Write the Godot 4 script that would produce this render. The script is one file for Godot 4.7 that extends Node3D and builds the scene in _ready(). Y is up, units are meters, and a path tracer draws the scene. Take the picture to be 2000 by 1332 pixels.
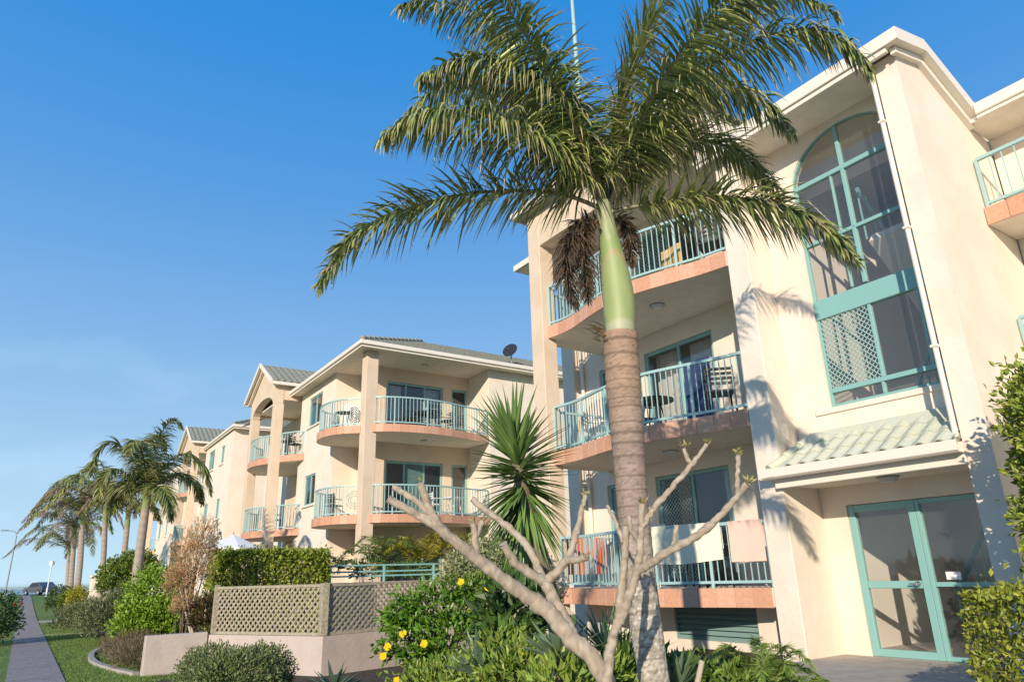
extends Node3D

# ---------------------------------------------------------------- mesh builder
class MB:
	var v := PackedVector3Array()
	var n := PackedVector3Array()
	var c := PackedColorArray()
	var col := Color(1, 1, 1)
	func tri(a: Vector3, b: Vector3, d: Vector3) -> void:
		var m := (b - a).cross(d - a).normalized()
		v.append(a); v.append(d); v.append(b)
		for i in 3:
			n.append(m); c.append(col)
	func qn(a: Vector3, b: Vector3, d: Vector3, e: Vector3, out: Vector3) -> void:
		if (b - a).cross(d - a).dot(out) + (d - a).cross(e - a).dot(out) < 0.0:
			tri(a, d, b); tri(a, e, d)
		else:
			tri(a, b, d); tri(a, d, e)
	func tn(a: Vector3, b: Vector3, d: Vector3, out: Vector3) -> void:
		if (b - a).cross(d - a).dot(out) < 0.0: tri(a, d, b)
		else: tri(a, b, d)
	func vert(p: Vector3, m: Vector3, k: Color) -> void:
		v.append(p); n.append(m); c.append(k)
	# box with chamfered edges
	func box(p: Vector3, q: Vector3, ch := 0.0) -> void:
		var lo := Vector3(minf(p.x, q.x), minf(p.y, q.y), minf(p.z, q.z))
		var hi := Vector3(maxf(p.x, q.x), maxf(p.y, q.y), maxf(p.z, q.z))
		var ctr := (lo + hi) / 2.0
		var h := (hi - lo) / 2.0
		ch = minf(ch, minf(h.x, minf(h.y, h.z)) * 0.45)
		for ax in 3:
			var a1 := (ax + 1) % 3
			var a2 := (ax + 2) % 3
			for s in [-1.0, 1.0]:
				var q4: Array = []
				for k in [[-1.0, -1.0], [1.0, -1.0], [1.0, 1.0], [-1.0, 1.0]]:
					var w := Vector3.ZERO
					w[ax] = s * h[ax]; w[a1] = k[0] * (h[a1] - ch); w[a2] = k[1] * (h[a2] - ch)
					q4.append(ctr + w)
				var o := Vector3.ZERO
				o[ax] = s
				qn(q4[0], q4[1], q4[2], q4[3], o)
		if ch <= 0.0: return
		for ax in 3:
			var a1 := (ax + 1) % 3
			var a2 := (ax + 2) % 3
			for s1 in [-1.0, 1.0]:
				for s2 in [-1.0, 1.0]:
					var A := Vector3.ZERO; var B := Vector3.ZERO
					A[a1] = s1 * h[a1]; A[a2] = s2 * (h[a2] - ch)
					B[a1] = s1 * (h[a1] - ch); B[a2] = s2 * h[a2]
					var E0 := Vector3.ZERO
					E0[ax] = h[ax] - ch
					var o := Vector3.ZERO
					o[a1] = s1; o[a2] = s2
					qn(ctr + A - E0, ctr + A + E0, ctr + B + E0, ctr + B - E0, o)
		for sx in [-1.0, 1.0]:
			for sy in [-1.0, 1.0]:
				for sz in [-1.0, 1.0]:
					var o := Vector3(sx, sy, sz)
					tn(ctr + Vector3(sx * h.x, sy * (h.y - ch), sz * (h.z - ch)), ctr + Vector3(sx * (h.x - ch), sy * h.y, sz * (h.z - ch)), ctr + Vector3(sx * (h.x - ch), sy * (h.y - ch), sz * h.z), o)
	# beam of rectangular section between two points
	func beam(a: Vector3, b: Vector3, w: float, h: float, up := Vector3.UP) -> void:
		var d := (b - a).normalized()
		var s := d.cross(up).normalized()
		var u := s.cross(d).normalized()
		var p: Array = []
		for e in [a, b]:
			p.append([e - s * w / 2 - u * h / 2, e + s * w / 2 - u * h / 2, e + s * w / 2 + u * h / 2, e - s * w / 2 + u * h / 2])
		var outs := [-u, s, u, -s]
		for i in 4:
			qn(p[0][i], p[0][(i + 1) % 4], p[1][(i + 1) % 4], p[1][i], outs[i])
		qn(p[0][0], p[0][1], p[0][2], p[0][3], -d)
		qn(p[1][0], p[1][1], p[1][2], p[1][3], d)
	func at_axis(ax: int, u: float, w: float, t: float) -> Vector3:
		if ax == 1: return Vector3(u, t, w)      # outline in x, z
		if ax == 2: return Vector3(u, w, t)      # outline in x, y
		return Vector3(t, w, u)                  # outline in z, y
	# outline pushed along an axis
	func prism(outline: Array, ax: int, t0: float, t1: float) -> void:
		var p := PackedVector2Array()
		for q in outline: p.append(q)
		var area := 0.0
		for i in p.size(): area += p[i].cross(p[(i + 1) % p.size()])
		var sg := signf(area)
		var tr := Geometry2D.triangulate_polygon(p)
		for t in [t0, t1]:
			var o := at_axis(ax, 0, 0, 1) * (1.0 if t > (t0 + t1) / 2 else -1.0)
			for i in range(0, tr.size(), 3):
				tn(at_axis(ax, p[tr[i]].x, p[tr[i]].y, t), at_axis(ax, p[tr[i + 1]].x, p[tr[i + 1]].y, t), at_axis(ax, p[tr[i + 2]].x, p[tr[i + 2]].y, t), o)
		for i in p.size():
			var a := p[i]
			var b := p[(i + 1) % p.size()]
			var e := (b - a) * sg
			qn(at_axis(ax, a.x, a.y, t0), at_axis(ax, b.x, b.y, t0), at_axis(ax, b.x, b.y, t1), at_axis(ax, a.x, a.y, t1), at_axis(ax, e.y, -e.x, 0))
	# bar of rectangular section swept along a level path
	func sweep(pts: Array, w: float, y0: float, y1: float) -> void:
		var L: Array = []
		var Rr: Array = []
		for i in pts.size():
			var a: Vector3 = pts[maxi(i - 1, 0)]
			var b: Vector3 = pts[mini(i + 1, pts.size() - 1)]
			var d := Vector3(b.x - a.x, 0, b.z - a.z).normalized()
			var s := Vector3(-d.z, 0, d.x) * w / 2
			L.append(pts[i] + s); Rr.append(pts[i] - s)
		for i in pts.size() - 1:
			var s: Vector3 = L[i] - Rr[i]
			var u0 := Vector3(0, y0, 0); var u1 := Vector3(0, y1, 0)
			qn(L[i] + u1, L[i + 1] + u1, Rr[i + 1] + u1, Rr[i] + u1, Vector3.UP)
			qn(L[i] + u0, L[i + 1] + u0, Rr[i + 1] + u0, Rr[i] + u0, Vector3.DOWN)
			qn(L[i] + u0, L[i + 1] + u0, L[i + 1] + u1, L[i] + u1, s)
			qn(Rr[i] + u0, Rr[i + 1] + u0, Rr[i + 1] + u1, Rr[i] + u1, -s)
		for i in [0, pts.size() - 1]:
			var o: Vector3 = (pts[0] - pts[1]) if i == 0 else (pts[i] - pts[i - 1])
			qn(L[i] + Vector3(0, y0, 0), Rr[i] + Vector3(0, y0, 0), Rr[i] + Vector3(0, y1, 0), L[i] + Vector3(0, y1, 0), o)
	# round bar along any path, smooth, with a radius for each point
	func tube(pts: Array, rad: Array, sides := 8, cap := true, cols: Array = []) -> void:
		var d0: Vector3 = (pts[1] - pts[0]).normalized()
		var s: Vector3 = d0.cross(Vector3(0.31, 0.2, 0.93)).normalized()
		var rings: Array = []
		var norms: Array = []
		for i in pts.size():
			var a: Vector3 = pts[maxi(i - 1, 0)]
			var b: Vector3 = pts[mini(i + 1, pts.size() - 1)]
			var d := (b - a).normalized()
			s = (s - d * s.dot(d)).normalized()
			var u := d.cross(s)
			var rg := PackedVector3Array()
			var nm := PackedVector3Array()
			for k in sides:
				var an := TAU * k / sides
				var o := s * cos(an) + u * sin(an)
				nm.append(o)
				rg.append(pts[i] + o * rad[i])
			rings.append(rg); norms.append(nm)
		for i in pts.size() - 1:
			var k0: Color = cols[i] if cols.size() > 0 else col
			var k1: Color = cols[i + 1] if cols.size() > 0 else col
			for k in sides:
				var k2 := (k + 1) % sides
				vert(rings[i][k], norms[i][k], k0); vert(rings[i + 1][k], norms[i + 1][k], k1); vert(rings[i + 1][k2], norms[i + 1][k2], k1)
				vert(rings[i][k], norms[i][k], k0); vert(rings[i + 1][k2], norms[i + 1][k2], k1); vert(rings[i][k2], norms[i][k2], k0)
		if cap:
			for e in [0, pts.size() - 1]:
				if cols.size() > 0: col = cols[e]
				var o: Vector3 = (pts[0] - pts[1]) if e == 0 else (pts[e] - pts[e - 1])
				for k in range(1, sides - 1):
					tn(rings[e][0], rings[e][k], rings[e][k + 1], o)
	# one leaf: two faces folded along the midrib
	func leaf(p: Vector3, d: Vector3, s: Vector3, l: float, w: float) -> void:
		var u := d.cross(s).normalized()
		var m := p + d * l * 0.5
		var t := p + d * l - u * l * 0.08
		var a := m + s * w / 2 + u * w * 0.15
		var b := m - s * w / 2 + u * w * 0.15
		tri(p, a, t); tri(p, t, b)
	# a long blade bending under its weight
	func blade(p: Vector3, d: Vector3, l: float, w: float, droop: float, segs: int, c0: Color, c1: Color, fold := 0.0, roll := 0.0) -> void:
		var s := d.cross(Vector3.UP)
		if s.length() < 0.05: s = Vector3(1, 0, 0)
		s = s.normalized()
		if roll != 0.0: s = s.rotated(d.normalized(), roll)
		var q := p
		var dd := d.normalized()
		var pw := w * 0.6
		var kc := c0
		for i in segs:
			dd = (dd + Vector3.DOWN * droop / segs).normalized()
			var q2 := q + dd * l / segs
			var f := float(i + 1) / segs
			var nw := w * (1.0 - pow(f, 2.2)) + 0.0008
			var k2 := c0.lerp(c1, f * f)
			s = (s - dd * s.dot(dd)).normalized()
			var m := s.cross(dd).normalized()
			if m.y < 0: m = -m
			var fo := m * fold
			var r0 := q - fo * pw * 0.5
			var r1 := q2 - fo * nw * 0.5
			for sd in [-1.0, 1.0]:
				var e0: Vector3 = q + s * sd * pw / 2 + fo * pw * 0.5
				var e1: Vector3 = q2 + s * sd * nw / 2 + fo * nw * 0.5
				col = kc.lerp(k2, 0.5)
				tn(r0, e0, e1, m); tn(r0, e1, r1, m)
			q = q2; pw = nw; kc = k2
	func mesh(m: Material) -> ArrayMesh:
		var arr := []
		arr.resize(Mesh.ARRAY_MAX)
		arr[Mesh.ARRAY_VERTEX] = v; arr[Mesh.ARRAY_NORMAL] = n; arr[Mesh.ARRAY_COLOR] = c
		var am := ArrayMesh.new()
		am.add_surface_from_arrays(Mesh.PRIMITIVE_TRIANGLES, arr)
		am.surface_set_material(0, m)
		return am

# ---------------------------------------------------------------- scene helpers
var M := {}
var taken := {}
var rng := RandomNumberGenerator.new()

func numbered(called: String) -> String:
	if not taken.has(called):
		taken[called] = 0
		return called
	taken[called] += 1
	return "%s_%03d" % [called, taken[called]]

func tag(o: Node, label: String, category: String, group := "", kind := "") -> void:
	if label: o.set_meta("label", label)
	if category: o.set_meta("category", category)
	if group: o.set_meta("group", group)
	if kind: o.set_meta("kind", kind)

func thing(called: String, label: String, category: String, at := Vector3.ZERO, group := "") -> Node3D:
	var o := Node3D.new()
	o.name = numbered(called)
	add_child(o)
	o.position = at
	tag(o, label, category, group)
	return o

func base_of(parent: Node) -> Vector3:
	var p := Vector3.ZERO
	while parent != self:
		p += (parent as Node3D).position
		parent = parent.get_parent()
	return p

# a part whose mesh is drawn in world coordinates
func part(called: String, mb, m: Material, parent: Node) -> MeshInstance3D:
	var o := MeshInstance3D.new()
	o.mesh = mb.mesh(m) if mb is MB else mb
	o.name = numbered(called) if parent == self else called
	parent.add_child(o, true)
	if parent != self: o.position = -base_of(parent)
	return o

# a part that shares its mesh and stands at a place of its own
func copy_part(called: String, mesh: Mesh, parent: Node, at: Vector3, turn := 0.0, tilt := 0.0) -> MeshInstance3D:
	var o := MeshInstance3D.new()
	o.mesh = mesh
	o.name = called
	parent.add_child(o, true)
	o.rotation = Vector3(tilt, turn, 0)
	o.position = at - base_of(parent)
	return o

func hold(called: String, parent: Node, at: Vector3) -> Node3D:
	var o := Node3D.new()
	o.name = called
	parent.add_child(o, true)
	o.position = at - base_of(parent)
	return o

func struct(called: String, mb: MB, m: Material) -> MeshInstance3D:
	var o := part(called, mb, m, self)
	o.set_meta("kind", "structure")
	return o

func noise_image(seed_: int, freq: float, size: int, oct := 4) -> Image:
	var f := FastNoiseLite.new()
	f.seed = seed_
	f.noise_type = FastNoiseLite.TYPE_SIMPLEX_SMOOTH
	f.frequency = freq
	f.fractal_octaves = oct
	return f.get_seamless_image(size, size)

# a colour texture: two colours (linear) mixed by noise
func noise_tex(seed_: int, freq: float, a: Color, b: Color, lo := 0.35, hi := 0.65, size := 256, fine := 0.0) -> ImageTexture:
	var im := noise_image(seed_, freq, size)
	var im2 := noise_image(seed_ + 7, 0.25, size, 2)
	var out := Image.create(size, size, true, Image.FORMAT_RGB8)
	for y in size:
		for x in size:
			var t := smoothstep(lo, hi, im.get_pixel(x, y).r)
			var k := a.lerp(b, t) * (1.0 + fine * (im2.get_pixel(x, y).r - 0.5))
			k.a = 1.0
			out.set_pixel(x, y, k.linear_to_srgb())
	out.generate_mipmaps()
	return ImageTexture.create_from_image(out)

func normal_tex(seed_: int, freq: float, strength: float, size := 256, oct := 4) -> ImageTexture:
	var im := noise_image(seed_, freq, size, oct)
	im.convert(Image.FORMAT_RGB8)
	im.bump_map_to_normal_map(strength)
	return ImageTexture.create_from_image(im)

func plain(col: Color, rough := 0.8, metal := 0.0) -> StandardMaterial3D:
	var m := StandardMaterial3D.new()
	m.albedo_color = col.linear_to_srgb()
	m.roughness = rough
	m.metallic = metal
	return m

func surf(tex: Texture2D, scale_: float, rough: float, ntex: Texture2D = null, nscale := 0.5) -> StandardMaterial3D:
	var m := StandardMaterial3D.new()
	m.albedo_texture = tex
	m.roughness = rough
	m.uv1_triplanar = true
	m.uv1_world_triplanar = true
	m.uv1_scale = Vector3.ONE * scale_
	if ntex:
		m.normal_enabled = true
		m.normal_texture = ntex
		m.normal_scale = nscale
	return m

func leafy(rough := 0.5, back := 0.5) -> StandardMaterial3D:
	var m := StandardMaterial3D.new()
	m.vertex_color_use_as_albedo = true
	m.roughness = rough
	m.cull_mode = BaseMaterial3D.CULL_DISABLED
	m.backlight_enabled = true
	m.backlight = Color(back, back, back * 0.7)
	return m

func tinted(rough := 0.8, ntex: Texture2D = null, nscale := 0.5, sc := 4.0) -> StandardMaterial3D:
	var m := StandardMaterial3D.new()
	m.vertex_color_use_as_albedo = true
	m.roughness = rough
	if ntex:
		m.uv1_triplanar = true
		m.uv1_world_triplanar = true
		m.uv1_scale = Vector3.ONE * sc
		m.normal_enabled = true
		m.normal_texture = ntex
		m.normal_scale = nscale
	return m

func pane_mat(tint: Color, alpha: float) -> StandardMaterial3D:
	var m := StandardMaterial3D.new()
	var t := tint.linear_to_srgb()
	m.albedo_color = Color(t.r, t.g, t.b, alpha)
	m.transparency = BaseMaterial3D.TRANSPARENCY_ALPHA
	m.roughness = 0.03
	m.metallic_specular = 1.0
	return m

func make_materials() -> void:
	var bump := normal_tex(3, 0.09, 3.0)
	M.stucco = surf(noise_tex(11, 0.012, Color(0.80, 0.71, 0.595), Color(0.765, 0.665, 0.545), 0.3, 0.75, 256, 0.06), 0.25, 0.9, bump, 0.08)
	M.peach = surf(noise_tex(13, 0.012, Color(0.70, 0.565, 0.425), Color(0.655, 0.52, 0.38), 0.3, 0.75, 256, 0.06), 0.25, 0.9, bump, 0.08)
	M.soffit = surf(noise_tex(12, 0.02, Color(0.80, 0.73, 0.62), Color(0.76, 0.685, 0.57), 0.3, 0.7, 256, 0.06), 0.5, 0.9, bump, 0.1)
	M.trim = plain(Color(0.80, 0.725, 0.615), 0.55)
	M.trim.clearcoat_enabled = false
	M.tile0 = surf(noise_tex(21, 0.03, Color(0.60, 0.32, 0.20), Color(0.54, 0.28, 0.17), 0.3, 0.7, 256, 0.2), 1.7, 0.6, bump, 0.15)
	M.tile1 = surf(noise_tex(22, 0.03, Color(0.63, 0.35, 0.225), Color(0.57, 0.30, 0.19), 0.3, 0.7, 256, 0.2), 1.7, 0.6, bump, 0.15)
	M.tile2 = surf(noise_tex(23, 0.03, Color(0.66, 0.385, 0.26), Color(0.60, 0.33, 0.215), 0.3, 0.7, 256, 0.2), 1.7, 0.6, bump, 0.15)
	M.teal = plain(Color(0.23, 0.45, 0.425), 0.42)
	M.teal_pale = plain(Color(0.33, 0.50, 0.49), 0.45)
	M.teal_dark = plain(Color(0.20, 0.32, 0.30), 0.5)
	M.roof = surf(noise_tex(31, 0.03, Color(0.34, 0.34, 0.27), Color(0.25, 0.255, 0.20), 0.3, 0.7, 256, 0.3), 0.8, 0.85, bump, 0.4)
	M.roof_pale = surf(noise_tex(32, 0.02, Color(0.53, 0.56, 0.455), Color(0.58, 0.575, 0.42), 0.42, 0.68, 256, 0.25), 0.7, 0.85, bump, 0.4)
	M.roof_pale2 = surf(noise_tex(33, 0.02, Color(0.52, 0.555, 0.455), Color(0.57, 0.575, 0.43), 0.4, 0.7, 256, 0.25), 0.7, 0.85, bump, 0.4)
	M.glass = pane_mat(Color(0.06, 0.08, 0.09), 0.18)
	M.glass_clear = pane_mat(Color(0.3, 0.33, 0.33), 0.06)
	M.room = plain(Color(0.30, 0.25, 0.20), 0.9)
	M.lobby = plain(Color(0.83, 0.76, 0.65), 0.9)
	M.curtain = plain(Color(0.75, 0.73, 0.70), 0.9)
	M.white = plain(Color(0.80, 0.80, 0.78), 0.6)
	M.black = plain(Color(0.02, 0.02, 0.022), 0.5)
	M.steel = plain(Color(0.55, 0.56, 0.57), 0.35, 0.9)
	M.grey = plain(Color(0.32, 0.33, 0.34), 0.6)
	M.conc = surf(noise_tex(41, 0.02, Color(0.42, 0.38, 0.33), Color(0.37, 0.33, 0.285), 0.3, 0.7, 256, 0.3), 0.5, 0.92, bump, 0.15)
	M.path = surf(noise_tex(42, 0.03, Color(0.32, 0.27, 0.25), Color(0.26, 0.22, 0.20), 0.3, 0.7, 256, 0.35), 0.4, 0.92, bump, 0.3)
	M.wall_pink = surf(noise_tex(43, 0.014, Color(0.50, 0.43, 0.375), Color(0.455, 0.385, 0.335), 0.3, 0.75, 256, 0.12), 0.4, 0.9, bump, 0.12)
	M.ground = surf(noise_tex(44, 0.03, Color(0.075, 0.055, 0.035), Color(0.04, 0.03, 0.02), 0.3, 0.7, 256, 0.5), 0.7, 0.95, bump, 1.0)
	M.lawn = surf(noise_tex(45, 0.02, Color(0.14, 0.22, 0.035), Color(0.10, 0.17, 0.03), 0.3, 0.7, 256, 0.5), 0.3, 0.95, bump, 0.8)
	M.paving = surf(noise_tex(48, 0.02, Color(0.58, 0.51, 0.42), Color(0.52, 0.45, 0.37), 0.3, 0.7, 256, 0.2), 0.4, 0.9)
	M.asphalt = surf(noise_tex(46, 0.05, Color(0.07, 0.07, 0.07), Color(0.05, 0.05, 0.05), 0.3, 0.7, 128, 0.3), 0.4, 0.9)
	M.timber = surf(noise_tex(47, 0.04, Color(0.40, 0.35, 0.25), Color(0.28, 0.25, 0.18), 0.3, 0.7, 256, 0.4), 1.3, 0.9, bump, 0.5)
	M.leaf = leafy(0.5, 0.45)
	M.gloss_leaf = leafy(0.36, 0.3)
	M.frond = leafy(0.4, 0.35)
	M.bark = tinted(0.9, bump, 0.8, 3.0)
	M.smooth_bark = tinted(0.55, bump, 0.15, 2.0)
	M.branch = tinted(0.8, bump, 0.6, 5.0)
	M.flower = leafy(0.6, 0.6)
	M.sea = plain(Color(0.05, 0.13, 0.22), 0.25)

# ---------------------------------------------------------------- building pieces
# a wall with rectangular openings; ax 0: lies in a plane x = const (u is z), ax 2: plane z = const (u is x)
func wall_cells(mb: MB, ax: int, t0: float, t1: float, u0: float, u1: float, y0: float, y1: float, holes: Array) -> void:
	var us := [u0, u1]
	var ys := [y0, y1]
	for h in holes:
		for k in [h[0], h[1]]:
			if k > u0 and k < u1 and not us.has(k): us.append(k)
		for k in [h[2], h[3]]:
			if k > y0 and k < y1 and not ys.has(k): ys.append(k)
	us.sort(); ys.sort()
	for i in us.size() - 1:
		var start := -1.0e9
		for j in ys.size() - 1:
			var cu: float = (us[i] + us[i + 1]) / 2
			var cy: float = (ys[j] + ys[j + 1]) / 2
			var open := false
			for h in holes:
				if cu > h[0] and cu < h[1] and cy > h[2] and cy < h[3]: open = true
			if not open and start < -1.0e8: start = ys[j]
			if start > -1.0e8 and (open or j == ys.size() - 2):
				var top: float = ys[j] if open else ys[j + 1]
				if ax == 0: mb.box(Vector3(t0, start, us[i]), Vector3(t1, top, us[i + 1]))
				else: mb.box(Vector3(us[i], start, t0), Vector3(us[i + 1], top, t1))
				start = -1.0e9

func resample(pts: Array, step: float) -> Array:
	var out := []
	var total := 0.0
	for i in pts.size() - 1: total += (pts[i + 1] - pts[i]).length()
	var n := maxi(1, roundi(total / step))
	var want := 0.0
	var run := 0.0
	var i := 0
	for k in n + 1:
		want = total * k / n
		while i < pts.size() - 2 and run + (pts[i + 1] - pts[i]).length() < want:
			run += (pts[i + 1] - pts[i]).length(); i += 1
		var seg: Vector3 = pts[i + 1] - pts[i]
		out.append(pts[i] + seg * clampf((want - run) / seg.length(), 0, 1))
	return out

func smooth(pts: Array, step: float) -> Array:
	var cv := Curve3D.new()
	for i in pts.size():
		var a: Vector3 = pts[maxi(i - 1, 0)]
		var b: Vector3 = pts[mini(i + 1, pts.size() - 1)]
		var t := (b - a) / 6.0
		cv.add_point(pts[i], -t, t)
	var out := []
	var L := cv.get_baked_length()
	var n := maxi(2, ceili(L / step))
	for k in n + 1: out.append(cv.sample_baked(L * k / n))
	return out

var baluster_mesh := {}
func railing(parent: Node, pts: Array, y: float, h := 1.0, spacing := 0.11, posts := 10, m: Material = null, thick := 0.016) -> Node3D:
	if m == null: m = M.teal_pale
	var mb := MB.new()
	var base := []
	for p in pts: base.append(Vector3(p.x, 0, p.z))
	mb.sweep(base, 0.055, y + h - 0.05, y + h)
	var r := part("balcony_railing", mb, m, parent)
	mb = MB.new()
	mb.sweep(base, 0.04, y + 0.07, y + 0.11)
	part("bottom_rail", mb, m, r)
	var key := "%.3f %.3f %d" % [h, thick, m.get_instance_id()]
	if not baluster_mesh.has(key):
		var b := MB.new()
		b.box(Vector3(-thick / 2, 0.10, -thick / 2), Vector3(thick / 2, h - 0.045, thick / 2))
		var b2 := MB.new()
		b2.box(Vector3(-0.024, 0.0, -0.024), Vector3(0.024, h - 0.03, 0.024), 0.004)
		baluster_mesh[key] = [b.mesh(m), b2.mesh(m)]
	var q := resample(base, spacing)
	for i in q.size():
		var a: Vector3 = q[maxi(i - 1, 0)]
		var b: Vector3 = q[mini(i + 1, q.size() - 1)]
		var turn := atan2(-(b.z - a.z), b.x - a.x)
		var post: bool = i % posts == 0 or i == q.size() - 1
		copy_part("post" if post else "baluster", baluster_mesh[key][1 if post else 0], r, q[i] + Vector3(0, y, 0), turn)
	return r

var tile_mesh := {}
# curved slab with a row of clay tiles round its edge
func slab(parent: Node, front: Array, back: Array, y1: float, th: float, called := "balcony_slab") -> void:
	var outline := []
	for p in front: outline.append(Vector2(p.x, p.z))
	for p in back: outline.append(Vector2(p.x, p.z))
	var mb := MB.new()
	mb.prism(outline, 1, y1 - th, y1)
	var s := part(called, mb, M.soffit, parent)
	var q := resample(front, 0.3)
	for i in q.size() - 1:
		var d: Vector3 = q[i + 1] - q[i]
		var l := d.length()
		var k := "%.2f %.2f %d" % [snappedf(l, 0.01), th, (i * 7 + i / 3) % 3]
		if not tile_mesh.has(k):
			var b := MB.new()
			b.box(Vector3(-l / 2 + 0.003, -th - 0.012, -0.014), Vector3(l / 2 - 0.003, 0.006, 0.016), 0.004)
			tile_mesh[k] = b.mesh([M.tile0, M.tile1, M.tile2][(i * 7 + i / 3) % 3])
		copy_part("edge_tile", tile_mesh[k], s, (q[i] + q[i + 1]) / 2 + Vector3(0, y1, 0), atan2(-d.z, d.x))

# framed glazing in a plane; ax as for walls; opens [u0, u1, y0, y1]; cuts at the given u and y
func glazing(parent: Node, called: String, ax: int, t: float, u0: float, u1: float, y0: float, y1: float, us: Array, ys: Array, fm: Material, gm: Material, bar := 0.06) -> Node3D:
	var g := MB.new()
	var P := func(u: float, y: float, tt: float) -> Vector3: return Vector3(tt, y, u) if ax == 0 else Vector3(u, y, tt)
	g.box(P.call(u0, y0, t - 0.04), P.call(u0 + bar, y1, t + 0.04), 0.006)
	g.box(P.call(u1 - bar, y0, t - 0.04), P.call(u1, y1, t + 0.04), 0.006)
	g.box(P.call(u0 + bar, y1 - bar, t - 0.038), P.call(u1 - bar, y1, t + 0.038), 0.006)
	g.box(P.call(u0 + bar, y0, t - 0.038), P.call(u1 - bar, y0 + bar, t + 0.038), 0.006)
	for u in us: g.box(P.call(u - bar / 2, y0 + bar, t - 0.032), P.call(u + bar / 2, y1 - bar, t + 0.032), 0.006)
	for y in ys: g.box(P.call(u0 + bar, y - bar / 2, t - 0.028), P.call(u1 - bar, y + bar / 2, t + 0.028), 0.006)
	var r := part(called, g, fm, parent)
	var uu := [u0 + bar / 2] + us + [u1 - bar / 2]
	var yy := [y0 + bar / 2] + ys + [y1 - bar / 2]
	for i in uu.size() - 1:
		for j in yy.size() - 1:
			var b := MB.new()
			b.box(P.call(uu[i], yy[j], t - 0.004), P.call(uu[i + 1], yy[j + 1], t + 0.004))
			part("pane", b, gm, r)
	return r

# crossed wires of a security screen
func grille(parent: Node, ax: int, t: float, u0: float, u1: float, y0: float, y1: float, step: float, w: float, m: Material) -> void:
	var g := MB.new()
	var H := y1 - y0
	var W := u1 - u0
	for dir in [-1.0, 1.0]:
		var k := -H
		while k < W:
			var a := maxf(k, 0.0); var b := minf(k + H, W)
			if b - a > 0.02:
				var ya := (a - k); var yb := (b - k)
				var pa := Vector2(u0 + a if dir > 0 else u1 - a, y0 + ya)
				var pb := Vector2(u0 + b if dir > 0 else u1 - b, y0 + yb)
				var tt: float = t + dir * w * 0.5
				var A := Vector3(tt, pa.y, pa.x) if ax == 0 else Vector3(pa.x, pa.y, tt)
				var B := Vector3(tt, pb.y, pb.x) if ax == 0 else Vector3(pb.x, pb.y, tt)
				g.beam(A, B, w, w, Vector3(1, 0, 0) if ax == 0 else Vector3(0, 0, 1))
			k += step
	part("security_screen", g, m, parent)

# walls, floor and ceiling of a room behind an opening
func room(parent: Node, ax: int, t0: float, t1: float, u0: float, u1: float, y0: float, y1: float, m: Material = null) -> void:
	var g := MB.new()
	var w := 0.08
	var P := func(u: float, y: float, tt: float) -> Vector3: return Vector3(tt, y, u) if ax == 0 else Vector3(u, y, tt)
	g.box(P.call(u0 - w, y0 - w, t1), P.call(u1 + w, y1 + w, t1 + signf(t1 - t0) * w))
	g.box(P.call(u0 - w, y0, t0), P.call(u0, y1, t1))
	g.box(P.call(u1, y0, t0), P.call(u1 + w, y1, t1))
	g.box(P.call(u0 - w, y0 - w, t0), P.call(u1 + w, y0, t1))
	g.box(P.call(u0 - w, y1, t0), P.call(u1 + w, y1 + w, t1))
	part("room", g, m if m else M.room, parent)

func curtain(parent: Node, ax: int, t: float, u0: float, u1: float, y0: float, y1: float) -> void:
	var g := MB.new()
	var n := maxi(6, int((u1 - u0) / 0.03))
	for i in n:
		var p := []
		for k in [i, i + 1]:
			var u: float = u0 + (u1 - u0) * k / n
			var tt: float = t + sin(k * 1.1) * 0.025
			p.append([Vector3(tt, y0, u), Vector3(tt, y1, u)] if ax == 0 else [Vector3(u, y0, tt), Vector3(u, y1, tt)])
		g.qn(p[0][0], p[1][0], p[1][1], p[0][1], Vector3(-1, 0, 0) if ax == 0 else Vector3(0, 0, 1))
	part("curtain", g, M.curtain, parent)

func ceiling_light(parent: Node, at: Vector3) -> void:
	var g := MB.new()
	g.tube([at, at - Vector3(0, 0.05, 0), at - Vector3(0, 0.075, 0)], [0.13, 0.13, 0.08], 14)
	var l := part("ceiling_light", g, M.white, parent)
	var k := MB.new()
	k.tube([at + Vector3(0, 0.002, 0), at - Vector3(0, 0.02, 0)], [0.15, 0.15], 14)
	part("rim", k, M.grey, l)

# roll tiles over a sloping field given by its eave line and its ridge line
func roll_roof(mb: MB, e0: Vector3, e1: Vector3, r0: Vector3, r1: Vector3, pitch := 0.3, course := 0.34, amp := 0.022) -> void:
	var L := (e1 - e0).length()
	var H := ((r0 + r1) / 2 - (e0 + e1) / 2).length()
	var nu := maxi(4, int(L / pitch) * 4)
	var nv := maxi(1, int(H / course))
	var up := (e1 - e0).cross(r0 - e0).normalized()
	if r0.distance_to(e0) < 0.01: up = (e1 - e0).cross(r1 - e0).normalized()
	if up.y < 0: up = -up
	for j in nv:
		for i in nu:
			var q := []
			for k in [[i, 0.0], [i + 1, 0.0], [i + 1, 1.0], [i, 1.0]]:
				var f := float(k[0]) / nu
				var g: float = (j + k[1]) / nv
				var p := e0.lerp(e1, f).lerp(r0.lerp(r1, f), g)
				var s := sin(e0.lerp(e1, f).lerp(r0.lerp(r1, f), g).dot((e1 - e0).normalized()) / pitch * TAU)
				q.append(p + up * (s * amp + (0.05 if k[1] < 0.5 else 0.015)))
			mb.qn(q[0], q[1], q[2], q[3], up)
			if j >= 0:
				mb.qn(q[0], q[1], q[1] - up * 0.04, q[0] - up * 0.04, (e0 - r0).normalized())

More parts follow.
